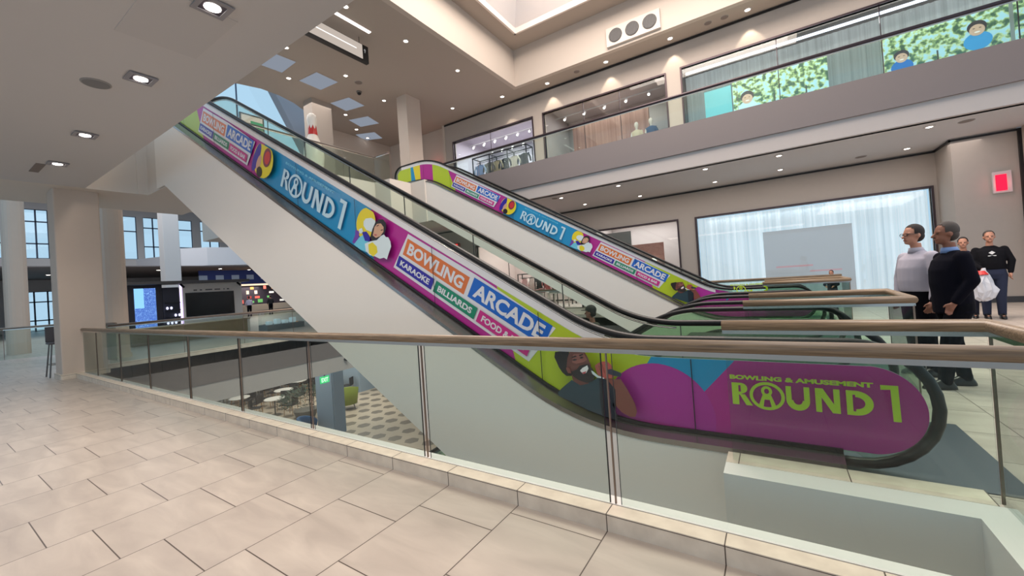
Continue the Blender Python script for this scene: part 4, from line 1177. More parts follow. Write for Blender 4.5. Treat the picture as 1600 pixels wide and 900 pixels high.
# upper posters: backlit photographs
def poster(x0, x1, z0, z1, label, seed, kids, house=False):
    t = thing('poster', label, 'poster', ((x0+x1)/2, 18.2, z0)); w = (x1-x0)/2; h = z1-z0
    m = bpy.data.materials.new('poster_photo'); m.use_nodes = True; nt = m.node_tree; b = nt.nodes['Principled BSDF']
    ge = nt.nodes.new('ShaderNodeTexCoord'); n = nt.nodes.new('ShaderNodeTexNoise'); n.inputs['Scale'].default_value = 5.5; n.inputs['Detail'].default_value = 7
    mp = nt.nodes.new('ShaderNodeMapping'); mp.inputs['Location'].default_value = (seed, 0, 0); nt.links.new(ge.outputs['Object'], mp.inputs[0]); nt.links.new(mp.outputs[0], n.inputs['Vector'])
    cr = nt.nodes.new('ShaderNodeValToRGB'); E = cr.color_ramp.elements
    E[0].position = .40; E[0].color = lin((60, 92, 74)); E[1].position = .58; E[1].color = lin((170, 212, 226))
    e = E.new(.47); e.color = lin((128, 156, 104)); e = E.new(.51); e.color = lin((190, 208, 150))
    nt.links.new(n.outputs[0], cr.inputs[0]); nt.links.new(cr.outputs[0], b.inputs['Base Color']); nt.links.new(cr.outputs[0], b.inputs['Emission Color']); b.inputs['Emission Strength'].default_value = .55
    box('print', -w, w, -.02, .02, 0, h, m, t)
    def flat(name, pts, c, l):
        bm = bmesh.new(); bm.faces.new([bm.verts.new((x, -.022-l*.002, z)) for x, z in pts]); obj(name, bm, mat('post_%d_%d_%d' % c, c, .5, emit=c, es=.5), t)
    def el(cx, cz, rx, rz, n_=20, a=0): return [(cx+rx*math.cos(2*PI*k/n_)*math.cos(a)-rz*math.sin(2*PI*k/n_)*math.sin(a), cz+rx*math.cos(2*PI*k/n_)*math.sin(a)+rz*math.sin(2*PI*k/n_)*math.cos(a)) for k in range(n_)]
    flat('printed_sky', [(-w*.2, 0), (w*.7, 0), (w*.6, h*.35), (-w*.1, h*.45)], (176, 220, 240), 1)
    for (a, z) in ((-.1, .0), (.55, .1)):
        flat('printed_trunk', [(w*a, z), (w*a+.06, z), (w*a+.04, h*.7), (w*a, h*.7)], (70, 70, 50), 2)
    if house: flat('printed_house', [(w*.1, h*.1), (w*.95, h*.1), (w*.95, h*.42), (w*.6, h*.46), (w*.55, h*.62), (w*.35, h*.5), (w*.1, h*.36)], (70, 110, 130), 3); flat('printed_house', [(w*.15, h*.2), (w*.9, h*.24), (w*.9, h*.38), (w*.15, h*.32)], (200, 230, 235), 4)
    for (cx, cz, s, shirt) in kids:
        flat('printed_child', el(cx, cz-.42*s, .34*s, .30*s), shirt, 5); flat('printed_child', el(cx, cz+.05*s, .235*s, .22*s), (58, 50, 54), 6)
        flat('printed_child', el(cx, cz-.05*s, .185*s, .19*s), (206, 172, 150), 7); flat('printed_child', el(cx, cz-.12*s, .07*s, .025*s), (240, 230, 225), 8)
        flat('printed_child', [(cx-.1*s, cz), (cx-.05*s, cz), (cx-.05*s, cz+.02), (cx-.1*s, cz+.02)], (40, 34, 36), 8); flat('printed_child', [(cx+.05*s, cz), (cx+.1*s, cz), (cx+.1*s, cz+.02), (cx+.05*s, cz+.02)], (40, 34, 36), 8)
    return t
poster(-.9, 2.05, FU, 8.65, 'backlit poster of a child, trees and a house in the upper shop window', 3, [(-1.0, 2.05, .95, (190, 220, 230))], True)
poster(3.48, 6.3, FU, 8.68, 'backlit poster of children in blue jackets among trees', 11, [(-.95, 2.05, .8, (40, 110, 190)), (.75, 2.3, .9, (60, 150, 210))])
poster(6.4, 7.9, FU, 8.68, 'narrow backlit poster at the upper right edge with one child', 21, [(-.1, 2.15, .7, (190, 220, 190))])
o = box('turquoise_screen', -1.9, -.95, 18.22, 18.3, FU, 8.6, mat('turq', (110, 190, 200), .3, emit=(120, 200, 210), es=.35)); tag(o, 'turquoise translucent panel left of the house poster', 'panel')
# exit sign, red glow on the pier
t = thing('exit_sign', 'glowing red sign in a white housing on the pier at the right', 'sign', (5.27, 16.37, 2.98))
box('housing', -.15, .2, -.08, 0, -.03, .55, mat('exit_white', (206, 200, 200), .5), t, .01); box('lit_face', -.10, .10, -.095, -.08, .03, .46, emis('exit_red', (255, 30, 60), 2.2), t)
point('exit_light', (5.27, 16.15, 3.2), 2.2, (1, .15, .15))
t = thing('exit_sign', 'red glowing sign on the upper wall left of the clothes shop', 'sign', (-16.3, 17.85, 8.6))
box('lit_face', -.25, .25, -.06, 0, -.18, .18, emis('exit_red2', (255, 70, 70), 1.5), t); box('housing', -.3, .3, -.05, .0, -.22, .22, MATS['exit_white'], t)
point('exit_light', (-16.3, 17.5, 8.6), 5, (1, .15, .15))

# ------------------------------------------------------------------ giant bowling pin, poster stand, upstairs
t = thing('bowling_pin', 'giant white bowling pin with red crown band on the upper floor', 'bowling pin', (-14.7, 9.15, FU+.003))
zz = 1/1.0
pf = [(.16, 0), (.24, .12), (.33, .6), (.37, .95), (.34, 1.25), (.24, 1.6), (.15, 1.85), (.13, 2.0), (.14, 2.15), (.18, 2.35), (.185, 2.45), (.15, 2.58), (.08, 2.65), (.01, 2.67)]
bm = bmesh.new(); add_lathe(bm, pf, n=28); obj('body', bm, mat('pin_white', (236, 226, 214), .35), t, True)
bm = bmesh.new(); n = 28; lo = []; hi = []
for k in range(n):
    a = 2*PI*k/n; r0, r1 = .175, .145
    lo.append(bm.verts.new((r0*math.cos(a), r0*math.sin(a), 1.80))); zt = 2.02+(.16 if k % 4 == 2 else (.06 if k % 2 else 0)); hi.append(bm.verts.new((r1*1.03*math.cos(a)+(.01 if zt > 2.1 else 0)*math.cos(a), r1*1.03*math.sin(a), zt)))
for k in range(n): bm.faces.new([lo[k], lo[(k+1) % n], hi[(k+1) % n], hi[k]])
obj('red_crown_band', bm, mat('pin_red', (186, 34, 30), .4), t)
t = thing('poster_stand', 'black-framed poster stand with green and white print at the upper escalator head', 'sign', (-13.75, 6.5, FU))
bm = bmesh.new(); add_box(bm, -.03, .03, -.36, -.32, 0, 1.5); add_box(bm, -.03, .03, .32, .36, 0, 1.5); add_box(bm, -.03, .03, -.36, .36, 1.46, 1.5); add_box(bm, -.03, .03, -.36, .36, .5, .54); obj('frame', bm, BLK, t)
box('print', .0, .02, -.32, .32, .54, 1.46, mat('stand_white', (226, 210, 200), .5), t); box('print_block', .021, .025, -.05, .32, .6, 1.3, mat('stand_green', (20, 150, 100), .5), t)
# grey leaning beam before the sky glazing
bm = bmesh.new(); add_prism(bm, [(-21.6, 10.6, 13.2), (-21.6, 13.9, 7.0), (-21.6, 15.2, 7.0), (-21.6, 11.9, 13.2)], .5, (1, 0, 0)); o = obj('slanting_beam', bm, mat('beam_grey', (160, 160, 168), .6)); tag(o, 'grey slanting beam in front of the pale sky glazing upstairs', 'beam')

# ------------------------------------------------------------------ far hall: kiosk and shops
t = thing('kiosk', 'white kiosk wall with big black screen below a dark canopy', 'kiosk', (-24.3, 8.0, 0))
box('wall', -.2, .2, -.25, 2.35, 0, 2.45, mat('kiosk_white', (222, 212, 204), .6), t)
box('screen', .2, .24, -.15, 1.95, .82, 2.0, mat('screen_black', (8, 8, 12), .2), t)
bm = bmesh.new()
for k, (a, b) in enumerate(((0, .18), (.26, .4), (.5, .8), (.9, 1.2), (1.3, 1.36), (1.46, 1.6))):
    q = .2+a
    n = int((b-a)/.05)
    for j in range(n): add_box(bm, .2, .215, q+j*.05, q+j*.05+.035, 2.09, 2.15)
obj('lettering', bm, BLK, t)
box('canopy', -.4, .8, -2.4, 2.5, 2.45, 2.58, mat('canopy_grey', (70, 66, 66), .5), t)
for yy in (-.35, 2.1):
    bm = bmesh.new(); add_tube(bm, [(.35, yy, 2.42), (.55, yy+.05, 2.28)], .05, 10); obj('spot_head', bm, BLK, t)
box('light_strip', .15, .21, -.35, -.28, .5, 2.4, emis('kiosk_strip', (214, 196, 255), 2.5), t)
t = thing('video_wall', 'tall blue video screen in a dark frame left of the kiosk', 'screen', (-24.1, 6.35, 0))
box('frame', -.3, .0, -.62, .62, 0, 2.45, mat('video_frame', (34, 32, 44), .5), t)
vm = bpy.data.materials.new('video_picture'); vm.use_nodes = True; nt = vm.node_tree; nt.nodes.remove(nt.nodes['Principled BSDF'])
tc = nt.nodes.new('ShaderNodeTexCoord'); vo = nt.nodes.new('ShaderNodeTexVoronoi'); vo.inputs['Scale'].default_value = 22; vo.feature = 'DISTANCE_TO_EDGE'
cr = nt.nodes.new('ShaderNodeValToRGB'); cr.color_ramp.elements[0].color = lin((150, 200, 255)); cr.color_ramp.elements[1].color = lin((20, 60, 190)); cr.color_ramp.elements[0].position = .03; cr.color_ramp.elements[1].position = .16
em = nt.nodes.new('ShaderNodeEmission'); em.inputs[1].default_value = 1.1
nt.links.new(tc.outputs['Object'], vo.inputs['Vector']); nt.links.new(vo.outputs['Distance'], cr.inputs[0]); nt.links.new(cr.outputs[0], em.inputs[0]); nt.links.new(em.outputs[0], nt.nodes['Material Output'].inputs[0])
box('picture', .0, .02, -.38, .38, .45, 2.3, vm, t)
box('bright_corner', .021, .025, -.38, -.05, 1.4, 2.3, emis('video_pale', (150, 214, 255), 1.2), t)
# small lit display beside the kiosk
t = thing('display_shelf', 'small dark shelf with white glowing goods between video screen and kiosk', 'shelf', (-24.2, 7.2, 0))
box('cabinet', -.2, .1, -.22, .4, 0, 2.3, mat('shelf_dark', (44, 44, 60), .5), t)
for k in range(4): box('shelf_board', .1, .3, -.15, .4, .5+.35*k, .53+.35*k, BLK, t)
for k in range(7):
    bm = bmesh.new(); add_ell(bm, (0, 0, .06), (.05, .05, .07), 8); o = obj('glowing_jar', bm, emis('jar_glow', (220, 220, 255), 1.6)); o.location = (-23.98, 7.1+.15*(k % 4), .56+.35*(k//2 % 3)); tag(o, 'white glowing jar on the small dark shelf by the kiosk', 'jar', 'glowing jars on the dark shelf')
# counter
t = thing('counter', 'low tan wooden counter behind the left glass guard', 'counter', (-20.2, 7.0, 0))
box('body', -.3, .3, -2.2, 1.7, 0, .62, mat('tan_wood', (150, 130, 100), .5), t); box('end_panel', -.32, .32, 1.7, 1.8, 0, .66, mat('counter_white', (220, 212, 200), .5), t); box('worktop', -.34, .34, -2.25, 1.82, .62, .66, mat('counter_top', (176, 158, 130), .4), t)
# glass case with white goods
t = thing('display_case', 'glass case with white goods right of the tan counter', 'display case', (-19.6, 10.0, 0))
box('plinth', -.4, .4, -.8, .9, 0, .25, mat('case_grey', (120, 130, 134), .5), t); box('glass', -.4, .4, -.8, .9, .26, .95, G_SHOP, t)
for k in range(4): box('goods', -.2, .1, -.6+.36*k, -.4+.36*k, .26, .4+.08*(k % 2), mat('goods_white', (226, 234, 236), .4, emit=(200, 220, 230), es=.3), t, .02)
# checkered blue shop
t = thing('shop_front', 'shop with dark blue and white checkered fascia in the far hall', 'shop', (-40, 18, 0))
bm = bmesh.new(); bm2 = bmesh.new()
for k in range(22):
    for r in range(3):
        (add_box(bm2 if (r == 1 and k % 2 == 0) else bm, 0, .1, -4+.6*k, -4+.6*k+.6, 2.9+.42*r, 3.32+.42*r))
obj('fascia', bm, mat('check_blue', (36, 44, 112), .5), t); obj('fascia_check', bm2, mat('check_white', (176, 182, 200), .5), t)
box('back_wall', -3, -2.9, -4, 9, 0, 2.9, mat('deli_wall', (60, 56, 74), .6), t)
box('light_shelf', -.1, .05, -4, 9, 2.75, 2.9, emis('deli_light', (255, 226, 196), 1.4), t)
box('counter', -.2, .5, -4, 9, 0, 1.0, mat('deli_counter', (176, 162, 146), .5), t)
random.seed(4)
for k in range(38):
    c = random.choice([(200, 90, 80), (230, 210, 190), (90, 160, 90), (220, 160, 90), (236, 236, 230), (160, 60, 60)])
    w = random.uniform(.2, .5); o = box('menu_board' if k % 5 == 0 else 'food_tray', 0, .05, 0, w, 0, random.uniform(.16, .34), mat('deli_%d_%d' % (c[0], c[1]), c, .5, emit=c, es=.8))
    o.location = (-41.5+random.uniform(-.8, 1.2), 14.4+.32*k*.8, 1.15+.42*(k % 4)); tag(o, 'small bright goods on the lit shelves of the blue checkered shop', 'goods', 'lit goods in the checkered shop')
area('deli_light_source', (-41, 19, 2.7), 6, 200, (1, .85, .7), size_y=2)
# barrels of dark shop front left of it
o = box('dark_shopfront', -45.2, -45, 14.2, 29.9, 0, 2.9, mat('hall_dark', (120, 110, 104), .6)); tag(o, 'dim brown wall at the back of the far hall beneath the balcony', 'wall')

# bar stool beside the left column
t = thing('bar_stool', 'grey metal bar stool half hidden behind the left column', 'stool', (-13.98, 2.12, 0))
for sx in (-1, 1):
    for sy in (-1, 1):
        bm = bmesh.new(); add_tube(bm, [(sx*.14, sy*.14, .74), (sx*.2, sy*.2, 0)], .014, 8); obj('leg', bm, STEEL, t)
bm = bmesh.new(); add_box(bm, -.19, .19, -.19, .19, .74, .79, .02); obj('seat', bm, mat('stool_grey', (84, 84, 90), .5), t)
bm = bmesh.new(); add_box(bm, -.2, -.17, -.19, .19, .79, 1.14, .01); obj('backrest', bm, MATS['stool_grey'], t)
bm = bmesh.new()
for (a, b) in (((-.17, -.17), (.17, -.17)), ((.17, -.17), (.17, .17)), ((.17, .17), (-.17, .17)), ((-.17, .17), (-.17, -.17))): add_tube(bm, [(a[0], a[1], .28), (b[0], b[1], .28)], .01, 6)
obj('footrest', bm, STEEL, t)

# ------------------------------------------------------------------ lower floor
BL = mat('blue_grey_paint', (150, 164, 178), .6)
def lowcol(x0, x1, y0, y1, z1, label):
    t = thing('column', label, 'column', ((x0+x1)/2, (y0+y1)/2, LF)); w, d = (x1-x0)/2, (y1-y0)/2
    bm = bmesh.new(); add_box(bm, -w, w, -d, d, 0, z1-LF)
    bmesh.ops.bevel(bm, geom=[e for e in bm.edges if abs(e.verts[0].co.z-e.verts[1].co.z) > .5], offset=.06, segments=3, affect='EDGES')
    obj('shaft', bm, BL, t); return t
lowcol(-21.2, -19.6, 12.4, 13.1, -1.42, 'blue-grey column on the lower floor beside the green exit sign')
lowcol(-28.0, -26.0, 18.6, 20.6, -1.42, 'second blue-grey column behind the green armchair')
def tub_chair(label, x, y, rz, c, sc=1.6):
    t = thing('armchair', label, 'armchair', (x, y, LF), rz)
    m_ = mat('uphol_%d_%d' % (c[0], c[1]), c, .8); n = 18; R, T = .42, .09
    bm = bmesh.new(); ring = []
    for k in range(n+1):
        a = -PI*.78+2*PI*.78*k/n; hgt = .62+.30*(math.cos(a)*.5+.5)
        ring.append([bm.verts.new((-(r)*math.cos(a), r*math.sin(a), z)) for r, z in ((R*.9, .2), (R*1.08, hgt), ((R-T), hgt), ((R-T)*.9, .2))])
    for a, b in zip(ring, ring[1:]):
        for i in range(4): bm.faces.new([a[i], a[(i+1) % 4], b[(i+1) % 4], b[i]])
    bm.faces.new(ring[0]); bm.faces.new(ring[-1][::-1])
    obj('shell', bm, m_, t, True)
    bm = bmesh.new(); add_lathe(bm, [(.3, .22), (.33, .3), (.33, .42), (.28, .45), (.02, .45)], n=20); obj('seat', bm, mat('seat_dark', (44, 48, 54), .8), t, True)
    for sx in (-1, 1):
        for sy in (-1, 1):
            bm = bmesh.new(); add_tube(bm, [(sx*.22, sy*.22, .24), (sx*.27, sy*.27, 0)], .018, 8); obj('leg', bm, STEEL, t)
    t.scale = (sc, sc, sc)
    return t
tub_chair('green tub armchair on the lower floor between the blue-grey columns', -23.3, 15.7, 2.6, (134, 146, 52))
tub_chair('blue tub chair at the foot of the blue-grey column', -21.0, 11.75, .5, (46, 92, 136), 1.1)
random.seed(11)
TC = [(28, 30, 34), (40, 34, 32), (34, 44, 48), (70, 40, 34)]
spots = [(-34.5, 18.3), (-31.8, 18.9), (-30.0, 19.6), (-33.0, 16.2), (-30.4, 16.5), (-27.6, 17.6), (-31.5, 14.2), (-28.6, 14.5), (-29.6, 12.2), (-26.8, 13.0), (-32.5, 12.4), (-35.6, 15.5)]
pos_words = ['at the back left', 'at the back', 'at the back right', 'second row left', 'second row middle', 'second row right', 'third row left', 'third row middle', 'nearest the glass', 'before the blue-grey column', 'front row far left', 'outermost on the left']
tproto = None; cproto = None
for i, (x, y) in enumerate(spots):
    if tproto is None:
        tproto = thing('cafe_table', '', 'table', (x, y, LF))
        bm = bmesh.new(); add_lathe(bm, [(.02, .74), (.42, .74), (.44, .76), (.42, .78), (.02, .78)], n=24); obj('table_top', bm, mat('cafe_white', (222, 214, 206), .4), tproto)
        bm = bmesh.new(); add_lathe(bm, [(.25, 0), (.24, .02), (.03, .04), (.03, .74)], n=16); obj('pedestal', bm, STEEL, tproto)
        tb_ = tproto
        cproto = thing('cafe_chair', '', 'chair', (x, y, LF))
        bm = bmesh.new(); add_box(bm, -.22, .22, -.22, .22, .43, .47, .02); obj('seat', bm, mat('cafe_dark', (36, 36, 40), .6), cproto)
        bm = bmesh.new(); add_box(bm, -.24, -.19, -.22, .22, .47, .88, .02); obj('backrest', bm, MATS['cafe_dark'], cproto)
        for sx in (-1, 1):
            for sy in (-1, 1): bm = bmesh.new(); add_tube(bm, [(sx*.19, sy*.19, .44), (sx*.21, sy*.21, 0)], .014, 6); obj('leg', bm, mat('cafe_wood', (170, 130, 90), .5), cproto)
        first = True
    else: tb_ = copy_tree(tproto); first = False
    tb_.location = (x, y, LF); tb_.scale = (1.35,)*3
    tag(tb_, 'round white food court table, '+pos_words[i], 'table', 'food court tables')
    for j, a in enumerate((.5, 2.2, 4.0)):
        ch = cproto if first and j == 0 else copy_tree(cproto)
        ch.location = (x+1.05*math.cos(a), y+1.05*math.sin(a), LF); ch.rotation_euler = (0, 0, a+PI); ch.scale = (1.35,)*3
        tag(ch, 'dark food court chair drawn up to the white table '+pos_words[i], 'chair', 'chairs of the food court table '+pos_words[i])
# planter with a shrub
def shrub(x, y, z, r, h, label, c):
    t = thing('shrub', label, 'plant', (x, y, z))
    bm = bmesh.new()
    for k in range(900):
        a = random.uniform(0, 2*PI); u = random.random(); v = random.uniform(-.2, 1)
        rr = r*math.sqrt(max(0, 1-v*v))*(.6+.4*random.random()); p = Vector((rr*math.cos(a), rr*math.sin(a), .35+h*(v*.5+.5)*(.7+.3*random.random())))
        d = Vector((math.cos(a), math.sin(a), random.uniform(-.3, .8))).normalized()*random.uniform(.12, .22); s = d.cross(Vector((random.random(), random.random(), 1))).normalized()*.04
        bm.faces.new([bm.verts.new(p), bm.verts.new(p+d*.5+s), bm.verts.new(p+d), bm.verts.new(p+d*.5-s)])
    obj('foliage', bm, mat('leaf_green', c, .6, noise=.3, nscale=3), t)
    bm = bmesh.new(); add_lathe(bm, [(r*.35, 0), (r*.45, .45), (r*.40, .45), (.02, .4)], n=20); obj('planter', bm, mat('planter_grey', (110, 106, 100), .7), t)
    return t
shrub(-24.4, 13.6, LF, 1.5, 1.6, 'large dark green shrub among the food court tables', (36, 62, 44))
shrub(-34.4, 22.6, LF, 1.5, 1.8, 'dark shrub at the back of the food court under the bulkhead', (30, 50, 44))
o = box('food_counter', -39.5, -36, 20.6, 22.2, LF, LF+1.2, mat('food_dark', (54, 52, 56), .6)); tag(o, 'dark food counter at the very back of the lower floor', 'counter')
t = thing('exit_sign', 'small green EXIT sign hanging under the lower bulkhead', 'sign', (WX-.05, 8.45, -1.72))
box('housing', -.02, .02, -.17, .17, 0, .24, mat('exit_green', (30, 150, 84), .4, emit=(60, 220, 130), es=1.0), t)
me = textmesh('EXIT', .26, .15, .03)
for v in me.vertices: v.co = (.023, -.13+v.co.x, .045+v.co.y)
obj('lettering', me, emis('exit_letters', (230, 255, 236), 1.6), t)
box('bracket', -.012, .012, -.02, .02, .24, .32, STEEL, t)
t = thing('security_camera', 'small dark security camera on the light bulkhead band below', 'camera', (WX+.0, 9.3, -1.05))
bm = bmesh.new(); add_lathe(bm, [(.05, -.02), (.06, 0), (.06, .05), (.02, .06)], n=12); obj('mount', bm, DGREY, t)
bm = bmesh.new(); add_tube(bm, [(.02, 0, 0), (.1, .08, -.02)], .04, 10); obj('lens_barrel', bm, BLK, t)

# white low display at the right edge
t = thing('display_bench', 'low white display box with red mark at the right edge of the floor', 'display', (4.9, 10.6, 0))
box('body', -.55, .9, -.5, .5, 0, .32, mat('bench_white', (226, 220, 218), .5), t, .01); box('top_board', -.58, .93, -.53, .53, .32, .36, mat('bench_top', (232, 228, 226), .4), t)
box('red_mark', -.3, .3, -.515, -.505, .1, .2, mat('bench_red', (190, 50, 60), .5), t)

# ================================================================== people
SKIN = mat('skin_tone', (176, 126, 104), .55, noise=.05, nscale=14)
SKIN2 = mat('skin_tone_dark', (128, 84, 66), .55, noise=.05, nscale=14)
def caps(bm, p0, p1, r0, r1, sx=1.0, n=12):
    """tapered capsule"""
    p0, p1 = Vector(p0), Vector(p1); d = (p1-p0); L = d.length; d /= L
    s, u = frame_of(d); rings = []
    for k in range(4): a = PI/2*(k/4); rings.append((p0-d*r0*math.cos(a), r0*math.sin(a)+.0005))
    for k in range(5): q = k/4; rings.append((p0+(p1-p0)*q, r0+(r1-r0)*q))
    for k in range(3, -1, -1): a = PI/2*(k/4); rings.append((p1+d*r1*math.cos(a), r1*math.sin(a)+.0005))
    R = [[bm.verts.new(c+s*r*math.cos(t)*sx+u*r*math.sin(t)) for t in (2*PI*i/n for i in range(n))] for c, r in rings]
    for a, b in zip(R, R[1:]):
        for i in range(n): bm.faces.new([a[i], a[(i+1) % n], b[(i+1) % n], b[i]])
    bm.faces.new(R[0][::-1]); bm.faces.new(R[-1])
def loft(bm, rings, n=20):
    """rings: (x,y,z,rx,ry) from bottom to top"""
    R = [[bm.verts.new((x+rx*math.cos(t), y+ry*math.sin(t), z)) for t in (2*PI*i/n for i in range(n))] for x, y, z, rx, ry in rings]
    for a, b in zip(R, R[1:]):
        for i in range(n): bm.faces.new([a[i], a[(i+1) % n], b[(i+1) % n], b[i]])
    bm.faces.new(R[0][::-1]); bm.faces.new(R[-1])
def fuse(name, bm, m, parent, vox, smooth=3):
    bmesh.ops.recalc_face_normals(bm, faces=bm.faces)
    me = bpy.data.meshes.new(name); bm.to_mesh(me); bm.free()
    o = bpy.data.objects.new(name, me); COL.objects.link(o)
    r = o.modifiers.new('r', 'REMESH'); r.mode = 'VOXEL'; r.voxel_size = vox
    s = o.modifiers.new('s', 'SMOOTH'); s.iterations = smooth; s.factor = .5
    bpy.context.view_layer.update()
    m2 = bpy.data.meshes.new_from_object(o.evaluated_get(bpy.context.evaluated_depsgraph_get()))
    bpy.data.objects.remove(o); bpy.data.meshes.remove(me)
    return obj(name, m2, m, parent, True)
def person(label, loc, face, skin, top, trousers, hair, shoes, arms, legs, lean=0, head_turn=0, build=1.0, jacket=False, collar=None, scale=1.0, hairlen=0, glasses=False, sleeves=True, hat=None, upper_only=False):
    """faces +x locally; arms: ((elbow),(hand)) for left(+y) and right(-y); legs: ((knee),(ankle)) likewise"""
    t = thing('person', label, 'person', loc, face); t.scale = (scale,)*3
    b = build
    hip, sho = .93, 1.405
    # ---- body
    bm = bmesh.new()
    loft(bm, [(0, 0, .86, .10*b, .15*b), (0, 0, .95, .12*b, .17*b), (.01, 0, 1.08, .115*b, .15*b), (.01, 0, 1.25, .115*b, .165*b), (0, 0, 1.38, .10*b, .175*b), (-.01, 0, 1.435, .06, .085), (-.005, 0, 1.475, .052, .054), (0, 0, 1.51, .05, .05), (.005, 0, 1.56, .05, .05)])
    for s, A in ((1, arms[0]), (-1, arms[1])):
        S = Vector((-.01, s*.168*b, sho-.02)); E = Vector(A[0]); Hn = Vector(A[1])
        caps(bm, S, E, .05, .04); caps(bm, E, Hn, .038, .026)
        d = (Hn-E).normalized(); side = Vector(A[2]) if len(A) > 2 else Vector((1, 0, 0))
        side = (side-d*side.dot(d)).normalized(); nrm = d.cross(side)
        palm = Hn+d*.05
        caps(bm, Hn+d*.01, palm+d*.02, .026, .03, 1.0)
        curl = -nrm*s
        for k, (off, ln) in enumerate(((-.027, .060), (-.009, .072), (.009, .068), (.027, .052))):
            a0 = palm+d*.025+side*(-off); a1 = a0+d*ln*.5+curl*ln*.15; a2 = a1+d*ln*.4+curl*ln*.35
            caps(bm, a0, a1, .0095, .009, n=8); caps(bm, a1, a2, .009, .008, n=8)
        th = Hn+d*.03+side*.02
        caps(bm, th, th+side*.03+d*.025, .012, .010, n=8); caps(bm, th+side*.03+d*.025, th+side*.036+d*.055, .010, .009, n=8)
    for s, Lg in ((1, legs[0]), (-1, legs[1])):
        K = Vector(Lg[0]); An = Vector(Lg[1])
        caps(bm, (0, s*.09*b, .88), K, .085*b, .055); caps(bm, K, An, .055, .036)
        caps(bm, An+Vector((0, 0, -.03)), An+Vector((.12, 0, -.05)), .034, .03)
    # head
    hr = Matrix.Rotation(head_turn, 3, 'Z'); hc = Vector((.025, 0, 1.655))
    def hp(x, y, z): return hc+hr @ Vector((x, y, z))
    add_ell(bm, hp(-.01, 0, .02), (.092, .076, .10), 20, hr)
    add_ell(bm, hp(.025, 0, -.045), (.062, .058, .072), 16, hr)
    add_ell(bm, hp(.062, 0, -.085), (.028, .030, .024), 12, hr)
    caps(bm, hp(.084, 0, .005), hp(.108, 0, -.028), .009, .014)
    caps(bm, hp(.075, .02, -.058), hp(.075, -.02, -.058), .012, .012)
    for s in (-1, 1):
        add_ell(bm, hp(-.005, s*.078, -.012), (.02, .010, .03), 10, hr)
        caps(bm, hp(.074, s*.014, .022), hp(.066, s*.048, .02), .010, .008)
    body = fuse('body', bm, skin, t, .0085, 3)
    bm = bmesh.new()
    for s in (-1, 1): add_ell(bm, hp(.079, s*.030, .006), (.007, .013, .006), 10, hr)
    obj('eyes', bm, mat('eye_dark', (40, 30, 28), .3), body, True)
    bm = bmesh.new(); caps(bm, hp(.089, .018, -.060), hp(.089, -.018, -.060), .004, .004, n=8); obj('mouth', bm, mat('lip', (130, 76, 70), .5), body, True)
    # hair
    if hair is not None:
        bm = bmesh.new(); add_ell(bm, hp(-.020, 0, .036), (.094, .083, .098), 22, hr)
        add_ell(bm, hp(-.045, 0, -.015), (.062, .074, .07), 16, hr)
        kill = [v for v in bm.verts if (hr.transposed() @ (v.co-hc)).x > .045 and (hr.transposed() @ (v.co-hc)).z < .085]
        bmesh.ops.delete(bm, geom=kill, context='VERTS'); obj('hair', bm, hair, t, True)
    if hat is not None:
        bm = bmesh.new(); add_ell(bm, hp(-.012, 0, .05), (.105, .092, .092), 20, hr); bmesh.ops.bisect_plane(bm, geom=bm.verts[:]+bm.edges[:]+bm.faces[:], plane_co=hp(0, 0, .035), plane_no=(0, 0, 1), clear_inner=True)
        add_ell(bm, hp(.12, 0, .04), (.07, .06, .008), 14, hr); obj('cap', bm, hat, t, True)
    if glasses:
        bm = bmesh.new()
        for s in (-1, 1):
            c = hp(.094, s*.032, .006)
            add_tube(bm, [c+hr @ Vector((0, .026*math.cos(a), .018*math.sin(a))) for a in (2*PI*k/14 for k in range(15))], .0028, 6)
            add_tube(bm, [hp(.094, s*.058, .012), hp(.0, s*.085, .01)], .0025, 6)
        add_tube(bm, [hp(.096, .008, .01), hp(.096, -.008, .01)], .0028, 6); obj('glasses', bm, BLK, t)
    # trousers
    bm = bmesh.new()
    loft(bm, [(0, 0, .80, .11*b, .15*b), (0, 0, .90, .135*b, .185*b), (.005, 0, 1.02, .125*b, .168*b)])
    for s, Lg in ((1, legs[0]), (-1, legs[1])):
        K = Vector(Lg[0]); An = Vector(Lg[1])
        caps(bm, (0, s*.088*b, .87), K, .105*b, .078); caps(bm, K, An+Vector((0, 0, .0)), .078, .060)
    fuse('trousers', bm, trousers, t, .012, 3)
    # top
    bm = bmesh.new(); k_ = 1.18 if jacket else 1.12; low = .80 if jacket else .99
    loft(bm, [(.005, 0, low, .128*b*k_/1.1, .178*b*k_/1.1), (.012, 0, 1.03, .128*b*k_/1.08, .165*b*k_/1.08), (.02*b, 0, 1.12, .130*b*k_/1.1, .155*b*k_), (.012, 0, 1.27, .122*b*k_, .165*b*k_), (-.002, 0, 1.37, .102*b*k_, .172*b*k_), (-.012, 0, 1.435, .078, .125), (-.006, 0, 1.475, .062, .066)])
    for s, A in ((1, arms[0]), (-1, arms[1])):
        S = Vector((-.01, s*.168*b, sho-.015)); E = Vector(A[0]); Hn = Vector(A[1])
        caps(bm, S, E, .066*k_/1.1, .054*k_/1.1)
        if sleeves: caps(bm, E, E+(Hn-E)*.93, .055*k_/1.1, .040*k_/1.1)
        else: caps(bm, E, E+(Hn-E)*.05, .055, .05)
    fuse('jacket' if jacket else 'shirt', bm, top, t, .012, 3)
    if collar is not None:
        bm = bmesh.new(); loft(bm, [(-.004, 0, 1.445, .078, .082), (.003, 0, 1.505, .061, .063)]); obj('collar', bm, collar, t, True)
